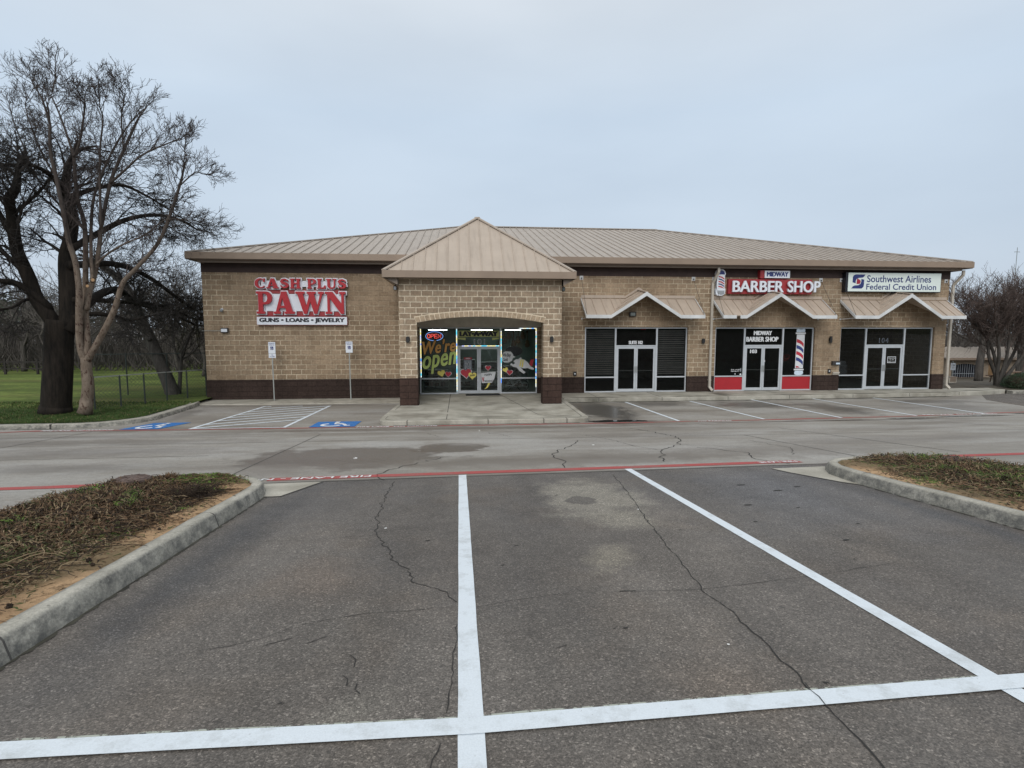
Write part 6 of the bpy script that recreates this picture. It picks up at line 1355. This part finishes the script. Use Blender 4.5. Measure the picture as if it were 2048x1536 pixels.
for _ in range(12000):
    x=R.uniform(36,95); y=R.uniform(60,85); h=R.uniform(1.,6.5); zz=R.uniform(0,h*.8); dx,dy=R.uniform(-.9,.9),R.uniform(-.4,.4); m.tube([(x,y,-1.8+zz),(x+dx*.5,y+dy,-1.8+zz+h*.2),(x+dx,y+dy,-1.8+zz+h*.42)],[.045,.03,.015],3,cap=False)
tag(m.build('distant_brush','twig_far'),'grey tangle of bare brush behind the low building on the right','brush',kind='stuff')
# ================================================================== LIGHT AND SKY
w=bpy.data.worlds.new('World'); sc.world=w; w.use_nodes=True; nt=w.node_tree; nt.nodes.clear()
def wn(t,**k):
    x=nt.nodes.new(t)
    for a,b in k.items(): setattr(x,a,b)
    return x
EL,AZ=math.radians(34),math.radians(195)
sky=wn('ShaderNodeTexSky'); sky.sky_type='NISHITA'; sky.sun_disc=False; sky.sun_elevation=EL; sky.sun_rotation=AZ; sky.dust_density=3
b1=wn('ShaderNodeBackground'); b1.inputs[1].default_value=.06; nt.links.new(sky.outputs[0],b1.inputs[0])
tc=wn('ShaderNodeTexCoord'); sp=wn('ShaderNodeSeparateXYZ'); nt.links.new(tc.outputs['Generated'],sp.inputs[0])
rp=wn('ShaderNodeValToRGB'); nt.links.new(sp.outputs[2],rp.inputs[0]); e=rp.color_ramp.elements
while len(e)<5: e.new(.5)
for el,(p,c) in zip(e,((0,(.62,.70,.79)),(.16,(.595,.70,.82)),(.34,(.63,.745,.875)),(.55,(.78,.83,.88)),(1,(.90,.90,.87)))): el.position=p; el.color=c+(1,)
mp=wn('ShaderNodeMapping'); mp.inputs['Scale'].default_value=(1,1,3.2); nt.links.new(tc.outputs['Generated'],mp.inputs[0])
nz=wn('ShaderNodeTexNoise'); nz.inputs['Scale'].default_value=1.7; nz.inputs['Detail'].default_value=5; nz.inputs['Roughness'].default_value=.45; nt.links.new(mp.outputs[0],nz.inputs[0])
r2=wn('ShaderNodeValToRGB'); nt.links.new(nz.outputs[0],r2.inputs[0]); r2.color_ramp.elements[0].position=.3; r2.color_ramp.elements[0].color=(.885,.90,.92,1); r2.color_ramp.elements[1].position=.7; r2.color_ramp.elements[1].color=(1.06,1.055,1.05,1)
mx=wn('ShaderNodeMix',data_type='RGBA',blend_type='MULTIPLY'); mx.inputs[0].default_value=1; nt.links.new(rp.outputs[0],mx.inputs[6]); nt.links.new(r2.outputs[0],mx.inputs[7])
b2=wn('ShaderNodeBackground'); nt.links.new(mx.outputs[2],b2.inputs[0]); b2.inputs[1].default_value=1.
ms=wn('ShaderNodeMixShader'); ms.inputs[0].default_value=.93; nt.links.new(b1.outputs[0],ms.inputs[1]); nt.links.new(b2.outputs[0],ms.inputs[2])
wo=wn('ShaderNodeOutputWorld'); nt.links.new(ms.outputs[0],wo.inputs[0])
ld=bpy.data.lights.new('sun','SUN'); ld.energy=1.5; ld.angle=math.radians(40); ld.color=(1,.97,.93); sun=bpy.data.objects.new('sun',ld); col.objects.link(sun)
sun.rotation_euler=(math.radians(56),0,math.radians(-15))
sc.view_settings.view_transform='Standard'; sc.view_settings.look='None'; sc.view_settings.exposure=0; sc.view_settings.gamma=1
sc.cycles.max_bounces=6; sc.cycles.transparent_max_bounces=12; sc.cycles.caustics_reflective=False; sc.cycles.caustics_refractive=False
